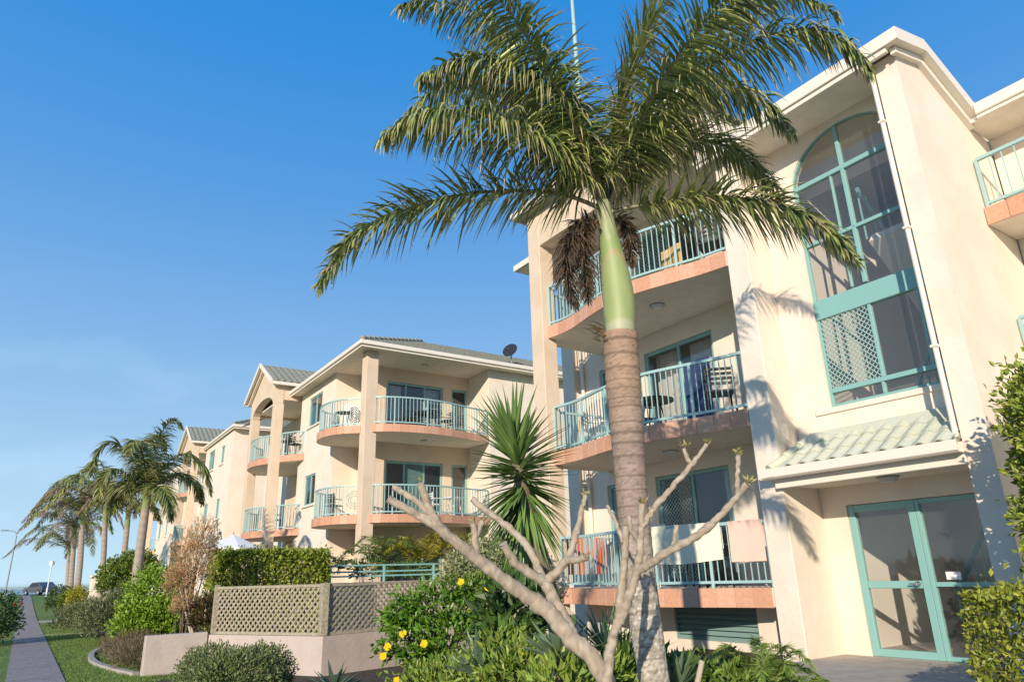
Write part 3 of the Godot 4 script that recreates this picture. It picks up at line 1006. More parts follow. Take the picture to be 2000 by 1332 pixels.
func make_row_building(dz: float, corner: bool) -> void:
	var first := dz == 0.0
	var second := dz < 0.0 and dz > -25.0
	var label := "cream apartment block with hip roof, corner column and two curved corner balconies" if first else ("cream apartment block with plain sunlit corner wall beyond the corner balconies" if second else "farthest cream apartment block at the end of the row")
	var B := thing("apartment_building", label, "building", Vector3(12, 0, -28), "apartment blocks in a row")
	var lv := [0.55, 3.68, 6.84]
	var mb := MB.new()
	if corner:
		var holes := [[-29.9, -28.5, 4.55, 5.8], [-29.9, -28.2, 7.9, 9.2], [-28.9, -28.2, 1.2, 2.3]]
		wall_cells(mb, 0, 9.35, 9.5, -31.0, -26.6, 0.0, 9.6, holes)
		part("front_wall", mb, M.stucco, B)
		for h in holes:
			glazing(B, "window", 0, 9.43, h[0] + 0.005, h[1] - 0.005, h[2] + 0.005, h[3] - 0.005, [(h[0] + h[1]) / 2], [], M.teal, M.glass, 0.06)
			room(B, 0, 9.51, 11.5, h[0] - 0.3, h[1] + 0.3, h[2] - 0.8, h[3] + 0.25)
			mb = MB.new()
			mb.box(Vector3(9.28, h[2] - 0.08, h[0] - 0.1), Vector3(9.348, h[2] - 0.005, h[1] + 0.1), 0.006)
			part("window_sill", mb, M.stucco, B)
		mb = MB.new()
		mb.box(Vector3(9.502, 0, -26.75), Vector3(10.4, 9.6, -26.602))
		part("return_wall", mb, M.stucco, B)
		mb = MB.new()
		mb.box(Vector3(10.4, 0, -26.75), Vector3(10.55, 9.6, -24.9))
		part("recess_wall", mb, M.peach, B)
		mb = MB.new()
		var dh := []
		for y in lv:
			dh.append([10.85, 13.35, y, y + 2.2]); dh.append([13.75, 14.5, y, y + 2.2])
		wall_cells(mb, 2, -25.05, -24.9, 10.552, 14.6, 0.0, 9.6, dh)
		part("door_wall", mb, M.peach, B)
		for k in 3:
			var y: float = lv[k]
			var g := glazing(B, "sliding_door", 2, -24.97, 10.855, 13.345, y + 0.005, y + 2.19, [11.68, 12.52], [], M.teal, M.glass, 0.08)
			if k == 2:
				curtain(g, 2, -25.25, 10.9, 11.6, y + 0.02, y + 2.15); curtain(g, 2, -25.25, 12.6, 13.3, y + 0.02, y + 2.15)
			if k == 1: grille(g, 2, -24.915, 11.72, 12.48, y + 0.1, y + 2.1, 0.1, 0.012, M.teal)
			glazing(B, "side_window", 2, -24.97, 13.755, 14.495, y + 0.005, y + 2.19, [], [], M.teal, M.glass, 0.07)
			room(B, 2, -25.06, -28.0, 10.6, 14.55, y, y + 2.4)
		mb = MB.new()
		mb.box(Vector3(14.6, 0, -26.0), Vector3(23.5, 9.6, -23.3), 0.01)
		part("side_block", mb, M.stucco, B)
		var fr := smooth([Vector3(9.36, 0, -26.58), Vector3(8.95, 0, -26.5), Vector3(8.55, 0, -26.1), Vector3(8.36, 0, -25.4), Vector3(8.42, 0, -24.6), Vector3(8.75, 0, -23.95), Vector3(9.30, 0, -23.55), Vector3(9.55, 0, -23.22), Vector3(9.85, 0, -22.95), Vector3(10.5, 0, -22.72), Vector3(11.4, 0, -22.60), Vector3(12.4, 0, -22.70), Vector3(13.4, 0, -23.0), Vector3(14.58, 0, -23.32)], 0.2)
		var cen := Vector3(10.6, 0, -24.8)
		var rim := []
		for p in fr: rim.append(p + (cen - p).normalized() * 0.08)
		for k in [1, 2]:
			var y: float = lv[k]
			slab(B, fr, [Vector3(14.58, 0, -24.88), Vector3(10.42, 0, -24.88), Vector3(10.38, 0, -26.58)], y, 0.27)
			railing(B, rim, y, 1.04, 0.14, 9, null, 0.02)
			ceiling_light(B, Vector3(12.0, y - 0.27, -23.9))
		ceiling_light(B, Vector3(12.0, 9.6, -23.9))
		mb = MB.new()
		mb.box(Vector3(9.28, 0, -23.66), Vector3(9.74, 9.6, -23.2), 0.012)
		part("column", mb, M.peach, B)
		mb = MB.new()
		mb.tube([Vector3(10.33, 9.55, -25.6), Vector3(10.33, 0.2, -25.6)], [0.055, 0.055], 8)
		part("downpipe", mb, M.trim, B)
	else:
		var holes := [[-29.9, -28.7, 4.55, 5.8], [-29.9, -28.2, 7.9, 9.2], [-26.2, -25.3, 7.9, 9.0], [-26.2, -25.3, 4.6, 5.8]]
		wall_cells(mb, 0, 9.0, 9.15, -31.0, -23.2, 0.0, 9.6, holes)
		part("front_wall", mb, M.stucco, B)
		for h in holes:
			glazing(B, "window", 0, 9.08, h[0] + 0.005, h[1] - 0.005, h[2] + 0.005, h[3] - 0.005, [(h[0] + h[1]) / 2], [], M.teal, M.glass, 0.07)
			room(B, 0, 9.16, 11.0, h[0] - 0.3, h[1] + 0.3, h[2] - 0.8, h[3] + 0.25)
			mb = MB.new()
			mb.box(Vector3(8.93, h[2] - 0.08, h[0] - 0.1), Vector3(8.998, h[2] - 0.005, h[1] + 0.1), 0.006)
			part("window_sill", mb, M.stucco, B)
		mb = MB.new()
		mb.box(Vector3(9.152, 0, -23.35), Vector3(23.5, 9.6, -23.2))
		part("side_wall", mb, M.stucco, B)
	# soffit, gutters and hip roof of the corner block
	mb = MB.new()
	mb.box(Vector3(8.9, 9.6, -31.1), Vector3(24.0, 9.66, -22.75))
	part("eave_soffit", mb, M.soffit, B)
	mb = MB.new()
	mb.box(Vector3(8.78, 9.64, -31.25), Vector3(8.90, 9.80, -22.63), 0.02)
	mb.box(Vector3(8.90, 9.64, -22.75), Vector3(24.0, 9.80, -22.63), 0.02)
	mb.box(Vector3(8.86, 9.56, -31.2), Vector3(8.898, 9.638, -22.71))
	mb.box(Vector3(8.90, 9.56, -22.75), Vector3(24.0, 9.638, -22.71))
	part("gutter", mb, M.trim, B)
	mb = MB.new()
	roll_roof(mb, Vector3(8.86, 9.78, -22.70), Vector3(24.0, 9.78, -22.70), Vector3(13.6, 11.85, -27.5), Vector3(24.0, 11.85, -27.5), 0.3, 0.36)
	roll_roof(mb, Vector3(8.86, 9.78, -40.5), Vector3(8.86, 9.78, -22.70), Vector3(13.6, 11.85, -36.0), Vector3(13.6, 11.85, -27.5), 0.3, 0.36)
	var rf := part("roof", mb, M.roof, B)
	mb = MB.new()
	var n := 14
	for i in n:
		var a := Vector3(8.84, 9.82, -22.68).lerp(Vector3(13.6, 11.91, -27.5), float(i) / n)
		var b := Vector3(8.84, 9.82, -22.68).lerp(Vector3(13.6, 11.91, -27.5), float(i + 1.1) / n)
		mb.tube([a + Vector3(0, 0.02, 0), b], [0.11, 0.09], 7)
	part("hip_cap", mb, M.roof, rf)
	# column bay with the arched gable
	for z in [-31.2, -35.2]:
		mb = MB.new()
		mb.box(Vector3(8.20, 0, z - 0.42), Vector3(8.60, 9.2, z), 0.012)
		part("column", mb, M.peach, B)
	var ol := [Vector2(-31.2, 9.202), Vector2(-31.2, 10.15), Vector2(-33.41, 11.35), Vector2(-35.62, 10.15), Vector2(-35.62, 9.202), Vector2(-35.2, 9.202)]
	for i in range(0, 13):
		var a := PI * i / 12.0
		ol.append(Vector2(-33.41 - cos(a) * 1.79, 9.202 + sin(a) * 0.62))
	mb = MB.new()
	mb.prism(ol, 0, 8.21, 8.55)
	part("arched_gable", mb, M.peach, B)
	mb = MB.new()
	for z in [-31.35, -35.6]:
		mb = MB.new()
		mb.box(Vector3(8.552, 9.4, z), Vector3(13.0, 10.14, z + 0.13))
		part("gable_side_wall", mb, M.peach, B)
	mb = MB.new()
	mb.box(Vector3(8.56, 9.5, -35.4), Vector3(10.5, 9.56, -31.36))
	part("balcony_ceiling", mb, M.soffit, B)
	mb = MB.new()
	roll_roof(mb, Vector3(7.95, 10.17, -30.95), Vector3(14.0, 10.17, -30.95), Vector3(7.95, 11.55, -33.41), Vector3(14.0, 11.55, -33.41), 0.3, 0.36)
	roll_roof(mb, Vector3(7.95, 10.17, -35.87), Vector3(14.0, 10.17, -35.87), Vector3(7.95, 11.55, -33.41), Vector3(14.0, 11.55, -33.41), 0.3, 0.36)
	var gr := part("gable_roof", mb, M.roof, B)
	mb = MB.new()
	for s in [-1.0, 1.0]:
		mb.beam(Vector3(7.92, 10.10, -33.41 + s * 2.5), Vector3(7.92, 11.52, -33.41), 0.06, 0.2)
		mb.box(Vector3(7.95, 10.0, -33.41 + s * 2.47 - 0.05), Vector3(14.0, 10.15, -33.41 + s * 2.47 + 0.05), 0.01)
		mb.beam(Vector3(8.12, 10.0, -33.41 + s * 2.4), Vector3(8.12, 11.36, -33.41), 0.12, 0.12)
	part("barge_board", mb, M.trim, gr)
	mb = MB.new()
	for s in [-1.0, 1.0]:
		mb.qn(Vector3(7.95, 10.10, -33.41 + s * 2.45), Vector3(14, 10.10, -33.41 + s * 2.45), Vector3(14, 11.46, -33.41), Vector3(7.95, 11.46, -33.41), Vector3.DOWN)
	part("gable_soffit", mb, M.soffit, gr)
	var fb := smooth([Vector3(9.34, 0, -30.2), Vector3(9.0, 0, -30.55), Vector3(8.55, 0, -31.25), Vector3(8.25, 0, -31.9), Vector3(7.95, 0, -32.6), Vector3(7.86, 0, -33.4), Vector3(7.95, 0, -34.2), Vector3(8.25, 0, -34.9), Vector3(8.6, 0, -35.5), Vector3(8.9, 0, -35.75)], 0.2)
	var rb := []
	for p in fb: rb.append(p + (Vector3(10.2, 0, -33.2) - p).normalized() * 0.08)
	for k in [1, 2]:
		var y: float = lv[k]
		slab(B, fb, [Vector3(10.4, 0, -35.75), Vector3(10.4, 0, -31.02), Vector3(9.34, 0, -31.02)], y, 0.27)
		railing(B, rb, y, 1.04, 0.15, 8, null, 0.022)
	mb = MB.new()
	var bh := []
	for y in lv: bh.append([-34.2, -32.2, y, y + 2.15])
	wall_cells(mb, 0, 10.41, 10.56, -36.2, -31.0, 0.0, 9.6, bh)
	part("bay_back_wall", mb, M.peach, B)
	mb = MB.new()
	mb.box(Vector3(9.502 if corner else 9.152, 0, -31.15), Vector3(10.409, 9.6, -31.002))
	part("bay_side_wall", mb, M.stucco, B)
	for y in lv:
		glazing(B, "sliding_door", 0, 10.48, -34.195, -32.205, y + 0.005, y + 2.14, [-33.2], [], M.teal, M.glass, 0.08)
		room(B, 0, 10.57, 13.0, -35.5, -31.5, y, y + 2.35)
	mb = MB.new()
	mb.box(Vector3(10.565, 0, -41.0), Vector3(12.0, 9.6, -36.0))
	part("rear_wall", mb, M.stucco, B)
	if not first: B.position += Vector3(0, 0.6 if second else 0.7, dz)

func lath_panel(T: Node, a: Vector3, b: Vector3, y0: float, y1: float) -> void:
	# timber lattice: crossed laths, two layers, inside a frame
	var d := (b - a)
	d.y = 0
	var L := d.length()
	d = d.normalized()
	var nrm := Vector3(-d.z, 0, d.x)
	if nrm.dot(-a) < 0: nrm = -nrm
	var H := y1 - y0
	var at := func(u: float, y: float, off: float) -> Vector3: return Vector3(a.x, 0, a.z) + d * u + Vector3(0, y, 0) + nrm * off
	var mb := MB.new()
	mb.beam(at.call(0, y1 + 0.02, 0.0), at.call(L, y1 + 0.02, 0.0), 0.07, 0.05)
	mb.beam(at.call(0, y0 - 0.02, 0.0), at.call(L, y0 - 0.02, 0.0), 0.07, 0.05)
	part("lattice_frame", mb, M.timber, T)
	var step := 0.128
	for lay in 2:
		var k := -H
		while k < L:
			var u0 := maxf(k, 0.0); var u1 := minf(k + H, L)
			if u1 - u0 > 0.03:
				var g := MB.new()
				var off := 0.014 if lay == 0 else -0.002
				var w := 0.036
				if lay == 0: g.beam(at.call(u0, y0 + (u0 - k), off), at.call(u1, y0 + (u1 - k), off), w, 0.009, nrm)
				else: g.beam(at.call(L - u0, y0 + (u0 - k), off), at.call(L - u1, y0 + (u1 - k), off), w, 0.009, nrm)
				part("lath", g, M.timber, T)
			k += step

func make_garden_walls() -> void:
	# low rendered walls, each a thing of its own
	var C := Vector3(4.57, 0, -13.0)
	var Lf := Vector3(3.24, 0, -15.5)
	var Rt := Vector3(8.75, 0, -13.95)
	var mb := MB.new()
	mb.sweep([Lf, C, Rt], 0.22, 0.0, 0.65)
	var w := part("garden_wall", mb, M.wall_pink, self)
	tag(w, "low pinkish rendered garden wall carrying the timber lattice", "wall")
	mb = MB.new()
	mb.box(Vector3(2.05, 0, -15.62), Vector3(3.13, 0.70, -15.40), 0.012)
	w = part("garden_wall", mb, M.wall_pink, self)
	tag(w, "short pinkish wall end without lattice, beside the lawn", "wall")
	var up := Vector3(0, 0.65, 0)
	var T := thing("lattice_screen", "weathered timber lattice panel facing the lawn between end post and corner post", "lattice screen", Lf + up, "lattice panels on the garden wall")
	lath_panel(T, Lf + (C - Lf) * 0.02, C - (C - Lf).normalized() * 0.07, 0.70, 1.48)
	mb = MB.new()
	mb.box(Lf + Vector3(-0.045, 0.652, -0.045), Lf + Vector3(0.045, 1.56, 0.045), 0.006)
	part("post", mb, M.timber, T)
	mb = MB.new()
	mb.box(C + Vector3(-0.07, 0.652, -0.07), C + Vector3(0.07, 1.54, 0.07), 0.01)
	part("post", mb, M.timber, T)
	T = thing("lattice_screen", "weathered timber lattice panel half covered by yellow flowering shrub", "lattice screen", C + up, "lattice panels on the garden wall")
	lath_panel(T, C + (Rt - C).normalized() * 0.1, Rt, 0.70, 1.48)
	mb = MB.new()
	mb.box(Rt + Vector3(-0.045, 0.652, -0.045), Rt + Vector3(0.045, 1.54, 0.045), 0.006)
	part("post", mb, M.timber, T)
	# terrace parapet and its teal rail
	mb = MB.new()
	mb.box(Vector3(6.9, 0, -19.7), Vector3(13.5, 1.50, -19.45), 0.012)
	w = part("terrace_wall", mb, M.wall_pink, self)
	tag(w, "rendered terrace parapet behind the lattice, carrying teal rail", "wall")
	mb = MB.new()
	for y in [1.66, 1.78, 1.95]: mb.box(Vector3(6.95, y - 0.022, -19.60), Vector3(13.5, y + 0.022, -19.56), 0.004)
	T = thing("terrace_rail", "teal metal rail with three bars on the terrace parapet", "railing", Vector3(7, 1.5, -19.58))
	part("rail_bars", mb, M.teal, T)
	for i in 5:
		mb = MB.new()
		mb.box(Vector3(6.97 + i * 1.6, 1.502, -19.61), Vector3(7.03 + i * 1.6, 1.97, -19.55), 0.005)
		part("post", mb, M.teal, T)
	# pale pillar far along the path
	mb = MB.new()
	mb.box(Vector3(3.75, 0.2, -57.4), Vector3(4.85, 2.15, -56.4), 0.03)
	mb.box(Vector3(3.68, 2.152, -57.47), Vector3(4.92, 2.34, -56.33), 0.03)
	w = part("gate_pillar", mb, M.stucco, self)
	tag(w, "thick pale square pillar beside palm trunks far along the path", "pillar")
	# garden edging by the lawn
	mb = MB.new()
	mb.sweep(smooth([Vector3(2.0, 0, -15.7), Vector3(1.75, 0, -17.0), Vector3(1.55, 0, -19.0), Vector3(1.7, 0, -21.5), Vector3(2.3, 0, -24.0)], 0.3), 0.12, 0.0, 0.07)
	w = part("garden_kerb", mb, M.conc, self)
	w.set_meta("kind", "structure")

func make_street() -> void:
	# car parked at the end of the path, seen from its front corner
	var P := Vector3(1.75, 0.82, -105.0)
	var T := thing("parked_car", "small dark grey car parked at the far end of the path", "car", P)
	var body := [Vector2(-1.95, 0.30), Vector2(-2.0, 0.55), Vector2(-1.9, 0.82), Vector2(-1.0, 0.92), Vector2(-0.35, 1.42), Vector2(0.9, 1.46), Vector2(1.55, 1.05), Vector2(1.95, 0.98), Vector2(2.0, 0.5), Vector2(1.95, 0.30)]
	var mb := MB.new()
	mb.prism(body, 2, -0.85, 0.85)
	var car := part("body", mb, plain(Color(0.13, 0.13, 0.15), 0.25, 0.4), T)
	car.position = Vector3.ZERO
	mb = MB.new()
	for s in [-1.0, 1.0]:
		mb.prism([Vector2(-0.85, 0.95), Vector2(-0.33, 1.36), Vector2(0.25, 1.38), Vector2(0.25, 0.95)], 2, s * 0.855, s * 0.862)
		mb.prism([Vector2(0.32, 0.95), Vector2(0.32, 1.38), Vector2(0.85, 1.38), Vector2(1.3, 1.0)], 2, s * 0.855, s * 0.862)
	part("side_window", mb, plain(Color(0.02, 0.025, 0.03), 0.1), T).position = Vector3.ZERO
	mb = MB.new()
	mb.beam(Vector3(-0.96, 0.97, 0), Vector3(-0.40, 1.40, 0), 1.45, 0.02)
	part("windscreen", mb, plain(Color(0.05, 0.07, 0.09), 0.08), T).position = Vector3.ZERO
	mb = MB.new()
	for z in [-0.62, 0.62]: mb.box(Vector3(-2.0, 0.60, z - 0.16), Vector3(-1.93, 0.74, z + 0.16), 0.02)
	part("headlight", mb, M.white, T).position = Vector3.ZERO
	mb = MB.new()
	mb.box(Vector3(-2.03, 0.42, -0.3), Vector3(-1.96, 0.54, 0.3))
	part("number_plate", mb, M.white, T).position = Vector3.ZERO
	for x in [-1.25, 1.25]:
		for z in [-0.8, 0.8]:
			mb = MB.new()
			mb.tube([Vector3(x, 0.31, z - 0.1), Vector3(x, 0.31, z + 0.1)], [0.31, 0.31], 16)
			var wh := part("wheel", mb, M.black, T)
			wh.position = Vector3.ZERO
			mb = MB.new()
			mb.tube([Vector3(x, 0.31, z - 0.105), Vector3(x, 0.31, z + 0.105)], [0.18, 0.18], 12)
			part("rim", mb, M.grey, wh).position = Vector3.ZERO
	T.rotation.y = deg_to_rad(-62)
	# tall street lamp with a short arm
	var b := Vector3(-1.55, 0.8, -100.0)
	T = thing("street_lamp", "tall grey street lamp with short arm over the road", "lamp", b)
	mb = MB.new()
	mb.tube([b, b + Vector3(0, 0.5, 0), b + Vector3(0.05, 6.6, 0), b + Vector3(-0.15, 7.0, 0), b + Vector3(-0.9, 7.15, 0)], [0.11, 0.09, 0.06, 0.05, 0.04], 8)
	part("pole", mb, M.grey, T)
	mb = MB.new()
	mb.box(b + Vector3(-1.5, 7.08, -0.15), b + Vector3(-0.85, 7.22, 0.15), 0.03)
	part("lamp_head", mb, M.grey, T)
	b = Vector3(2.38, 0.8, -100.0)
	T = thing("street_lamp", "short white post lamp with round globe", "lamp", b)
	mb = MB.new()
	mb.tube([b, b + Vector3(0, 3.2, 0)], [0.07, 0.055], 8)
	part("pole", mb, M.white, T)
	mb = MB.new()
	var ps := []; var rs := []
	for i in 9:
		var a := PI * i / 8.0
		ps.append(b + Vector3(0, 3.5 - cos(a) * 0.3, 0)); rs.append(maxf(sin(a) * 0.3, 0.01))
	mb.tube(ps, rs, 12)
	part("globe", mb, M.white, T)
	b = Vector3(2.18, 0.75, -92.0)
	mb = MB.new()
	mb.tube([b, b + Vector3(0, 0.85, 0), b + Vector3(0, 0.92, 0)], [0.09, 0.09, 0.05], 10)
	tag(part("bollard", mb, M.white, self), "small white bollard on the grass in front of the car", "bollard")
	T = thing("guard_rail", "thin grey rail along the seafront beyond the car", "railing", Vector3(0, 0.8, -114))
	mb = MB.new()
	mb.box(Vector3(-40, 1.72, -114.03), Vector3(40, 1.80, -113.97))
	part("rail_bar", mb, M.grey, T)
	for i in 16:
		mb = MB.new()
		mb.box(Vector3(-40.03 + i * 5.3, 0.7, -114.03), Vector3(-39.95 + i * 5.3, 1.715, -113.97))
		part("post", mb, M.grey, T)

func chair_at(at: Vector3, turn: float, label: String, dark := true) -> void:
	var T := thing("balcony_chair", label, "chair", at, "chairs on the balconies")
	var m: Material = M.black if dark else M.white
	for x in [-0.23, 0.23]:
		for z in [-0.22, 0.22]:
			var g := MB.new()
			g.box(Vector3(x - 0.015, 0, z - 0.015), Vector3(x + 0.015, 0.44 if z > 0 else 0.9, z + 0.015), 0.004)
			var o := part("leg", g, m, T)
			o.position = Vector3.ZERO
	var s := MB.new()
	s.box(Vector3(-0.25, 0.44, -0.24), Vector3(0.25, 0.475, 0.25), 0.01)
	part("seat", s, m, T).position = Vector3.ZERO
	for i in 4:
		s = MB.new()
		s.box(Vector3(-0.23, 0.56 + i * 0.085, -0.235), Vector3(0.23, 0.61 + i * 0.085, -0.215), 0.004)
		part("back_slat", s, m, T).position = Vector3.ZERO
	for x in [-0.25, 0.25]:
		s = MB.new()
		s.box(Vector3(x - 0.02, 0.66, -0.22), Vector3(x + 0.02, 0.685, 0.2), 0.004)
		part("armrest", s, m, T).position = Vector3.ZERO
	T.rotation.y = turn

func table_at(at: Vector3, r: float, label: String, m: Material) -> void:
	var T := thing("balcony_table", label, "table", at, "tables on the balconies")
	var g := MB.new()
	g.tube([at + Vector3(0, 0.70, 0), at + Vector3(0, 0.73, 0)], [r, r], 20)
	part("tabletop", g, m, T)
	for i in 4:
		var a := TAU * i / 4 + 0.4
		g = MB.new()
		g.tube([at + Vector3(cos(a) * r * 0.75, 0, sin(a) * r * 0.75), at + Vector3(cos(a) * r * 0.35, 0.7, sin(a) * r * 0.35)], [0.015, 0.015], 6)
		part("leg", g, m, T)

# cloth folded over a level rail: hangs on both sides
func towel(called: String, label: String, path: Array, y: float, drop: float, back: float, m: Material, sag := 0.03, group := "") -> Node3D:
	var g := MB.new()
	var n := path.size()
	var rows := 8
	var grid := []
	for i in n:
		var a: Vector3 = path[maxi(i - 1, 0)]
		var b: Vector3 = path[mini(i + 1, n - 1)]
		var d := (b - a).normalized()
		var s := Vector3(-d.z, 0, d.x)
		if s.x > 0: s = -s
		var line := []
		for j in rows + 1:
			var f := float(j) / rows
			line.append(path[i] + s * (0.035 + 0.012 * sin(i * 0.9 + j * 0.3) * f) + Vector3(0, y + 0.006 - (drop + sag * sin(i * 0.35)) * f, 0))
		line.insert(0, path[i] - s * 0.036 + Vector3(0, y + 0.006, 0))
		line.insert(0, path[i] - s * 0.05 + Vector3(0, y - back, 0))
		grid.append(line)
	for i in n - 1:
		for j in rows + 2:
			g.qn(grid[i][j], grid[i + 1][j], grid[i + 1][j + 1], grid[i][j + 1], Vector3(-1, 0.2, 0) if j > 1 else Vector3(1, 0.2, 0))
	var o := part(called, g, m, self)
	tag(o, label, "towel", group)
	return o

func along_rim(z0: float, z1: float, n: int) -> Array:
	var cv := [Vector2(-7.02, 9.33), Vector2(-7.6, 9.2), Vector2(-8.2, 8.98), Vector2(-8.8, 8.80), Vector2(-9.4, 8.74), Vector2(-10.1, 8.82), Vector2(-10.8, 8.97), Vector2(-11.3, 9.0), Vector2(-11.69, 8.93)]
	var out := []
	for i in n + 1:
		var z := z0 + (z1 - z0) * i / n
		for k in cv.size() - 1:
			if z <= cv[k].x and z >= cv[k + 1].x:
				var f: float = (cv[k].x - z) / (cv[k].x - cv[k + 1].x)
				out.append(Vector3(lerpf(cv[k].y, cv[k + 1].y, f) + 0.07, 0, z))
				break
	return out

func striped(a: Color, b: Color, c: Color) -> StandardMaterial3D:
	var im := Image.create(256, 64, true, Image.FORMAT_RGB8)
	for x in 256:
		for y in 64:
			var k := a
			var q := x % 64
			if q > 26: k = b
			if q > 46: k = c
			im.set_pixel(x, y, k.linear_to_srgb())
	im.generate_mipmaps()
	var m := surf(ImageTexture.create_from_image(im), 0.9, 0.95)
	return m

func make_balcony_things() -> void:
	towel("beach_towel", "cream towel hung over the lowest balcony rail", along_rim(-8.92, -7.75, 12), 2.29, 0.60, 0.4, plain(Color(0.78, 0.74, 0.56), 0.95), 0.03, "towels over the lowest rail")
	towel("beach_towel", "pink towel hung over the lowest balcony rail beside stair tower", along_rim(-7.62, -7.06, 7), 2.29, 0.62, 0.4, plain(Color(0.76, 0.52, 0.42), 0.95), 0.0, "towels over the lowest rail")
	towel("beach_towel", "orange and white striped towel over the lowest balcony side rail", [Vector3(9.35, 0, -12.05), Vector3(9.7, 0, -12.05), Vector3(10.1, 0, -12.05), Vector3(10.5, 0, -12.05)], 2.29, 0.75, 0.7, striped(Color(0.75, 0.22, 0.05), Color(0.55, 0.48, 0.55), Color(0.70, 0.10, 0.06)), 0.0)
	var g := MB.new()
	for i in 8:
		var z0 := -10.35 + i * 0.11
		g.qn(Vector3(9.55 + sin(i * 1.0) * 0.02, 1.75, z0), Vector3(9.55 + sin(i + 1.0) * 0.02, 1.75, z0 + 0.11), Vector3(9.62 + sin(i + 1.0) * 0.02, 2.35, z0 + 0.11), Vector3(9.62 + sin(i * 1.0) * 0.02, 2.35, z0), Vector3(-1, 0, 0))
	var rack := thing("drying_rack", "white drying rack holding an orange striped towel on the lowest balcony", "drying rack", Vector3(9.6, 1.29, -9.9))
	var rk := MB.new()
	for z in [-10.4, -9.4]:
		rk.tube([Vector3(9.4, 1.3, z), Vector3(9.65, 2.38, z)], [0.012, 0.012], 6)
		rk.tube([Vector3(9.9, 1.3, z), Vector3(9.65, 2.38, z)], [0.012, 0.012], 6)
	rk.tube([Vector3(9.645, 2.38, -10.42), Vector3(9.645, 2.38, -9.38)], [0.012, 0.012], 6)
	part("rack_frame", rk, M.white, rack)
	part("towel", g, striped(Color(0.85, 0.40, 0.03), Color(0.8, 0.78, 0.74), Color(0.85, 0.40, 0.03)), rack)
	# middle balcony: blue towel over a chair, table and chairs
	g = MB.new()
	for i in 8:
		var z0 := -8.75 + i * 0.08
		for j in 3:
			var y0: float = [6.22, 5.9, 5.5, 5.1][j]; var y1: float = [6.22, 5.9, 5.5, 5.1][j + 1]
			g.qn(Vector3(9.9 - j * 0.02 + sin(i * 0.8) * 0.02, y0 - 0.9, z0), Vector3(9.9 - j * 0.02 + sin((i + 1) * 0.8) * 0.02, y0 - 0.9, z0 + 0.08), Vector3(9.88 - j * 0.02 + sin((i + 1) * 0.8) * 0.02, y1 - 0.9, z0 + 0.08), Vector3(9.88 - j * 0.02 + sin(i * 0.8) * 0.02, y1 - 0.9, z0), Vector3(-1, 0, 0))
	tag(part("beach_towel", g, plain(Color(0.03, 0.05, 0.13), 0.95), self), "dark blue towel hung to dry on the middle balcony", "towel")
	table_at(Vector3(9.75, 4.02, -9.5), 0.42, "round dark table on the middle balcony of the near block", M.black)
	chair_at(Vector3(9.6, 4.02, -7.75), 2.4, "dark chair beside the blue towel on the middle balcony")
	chair_at(Vector3(9.95, 4.02, -10.1), 1.2, "dark chair behind round table on the middle balcony")
	chair_at(Vector3(9.7, 4.02, -11.2), 0.6, "white chair at the open end of the middle balcony", false)
	chair_at(Vector3(9.75, 6.84, -7.6), 2.0, "dark chair on the top balcony next to the stair tower")
	g = MB.new()
	for i in 6:
		var z0 := -8.9 + i * 0.09
		g.qn(Vector3(9.75 + sin(i) * 0.02, 7.0, z0), Vector3(9.75 + sin(i + 1.0) * 0.02, 7.0, z0 + 0.09), Vector3(9.78 + sin(i + 1.0) * 0.02, 7.72, z0 + 0.09), Vector3(9.78 + sin(i) * 0.02, 7.72, z0), Vector3(-1, 0, 0))
	tag(part("beach_towel", g, striped(Color(0.62, 0.36, 0.10), Color(0.62, 0.48, 0.28), Color(0.5, 0.28, 0.10)), self), "orange towel drying on the top balcony", "towel")
	chair_at(Vector3(9.6, 1.29, -8.3), 1.0, "dark chair behind the cream towel on the lowest balcony")
	table_at(Vector3(9.9, 1.29, -8.9), 0.4, "dark round table on the lowest balcony", M.black)
	# corner block
	table_at(Vector3(12.0, 6.84, -23.6), 0.55, "dark round table on the upper corner balcony", M.black)
	for k in [[11.2, -23.6, 1.5, "between the round table and corner column"], [12.8, -23.5, -1.5, "on the table side away from the corner column"], [12.1, -24.3, 0.0, "with its back to the sliding door"], [13.4, -23.9, -1.2, "near the side window"], [11.9, -23.0, 3.1, "with its back to the railing"]]:
		chair_at(Vector3(k[0], 6.84, k[1]), k[2], "dark slatted chair on upper corner balcony " + k[3])
	table_at(Vector3(9.1, 6.84, -24.9), 0.3, "small dark table on the curved end of upper corner balcony", M.black)
	table_at(Vector3(13.2, 3.68, -23.7), 0.45, "white table on the lower corner balcony", M.white)
	chair_at(Vector3(12.4, 3.68, -23.7), 1.5, "white chair beside white table on the lower corner balcony", false)
	chair_at(Vector3(9.0, 3.68, -25.2), 2.0, "dark chair on the curved end of lower corner balcony")
	chair_at(Vector3(8.8, 3.68, -31.9), 1.2, "dark chair on lower balcony of the arched bay")
	table_at(Vector3(8.9, 6.84, -31.5), 0.35, "dark table on upper balcony of the arched bay", M.black)
	chair_at(Vector3(9.1, 6.84, -30.7), 0.6, "dark chair on upper balcony of the arched bay")
	# outdoor air conditioner
	var T := thing("air_conditioner", "white air conditioner unit on the upper corner balcony", "air conditioner", Vector3(10.04, 6.85, -26.4))
	g = MB.new()
	g.box(Vector3(9.72, 7.35, -26.55), Vector3(10.36, 8.25, -26.22), 0.02)
	part("casing", g, M.white, T)
	g = MB.new()
	for rr in [0.25, 0.19, 0.13, 0.07]:
		var ring := []; var rw := []
		for i in 21:
			ring.append(Vector3(10.04 + cos(TAU * i / 20) * rr, 7.8 + sin(TAU * i / 20) * rr * 1.4, -26.212)); rw.append(0.014)
		g.tube(ring, rw, 5, false)
	part("fan_grille", g, M.black, T)
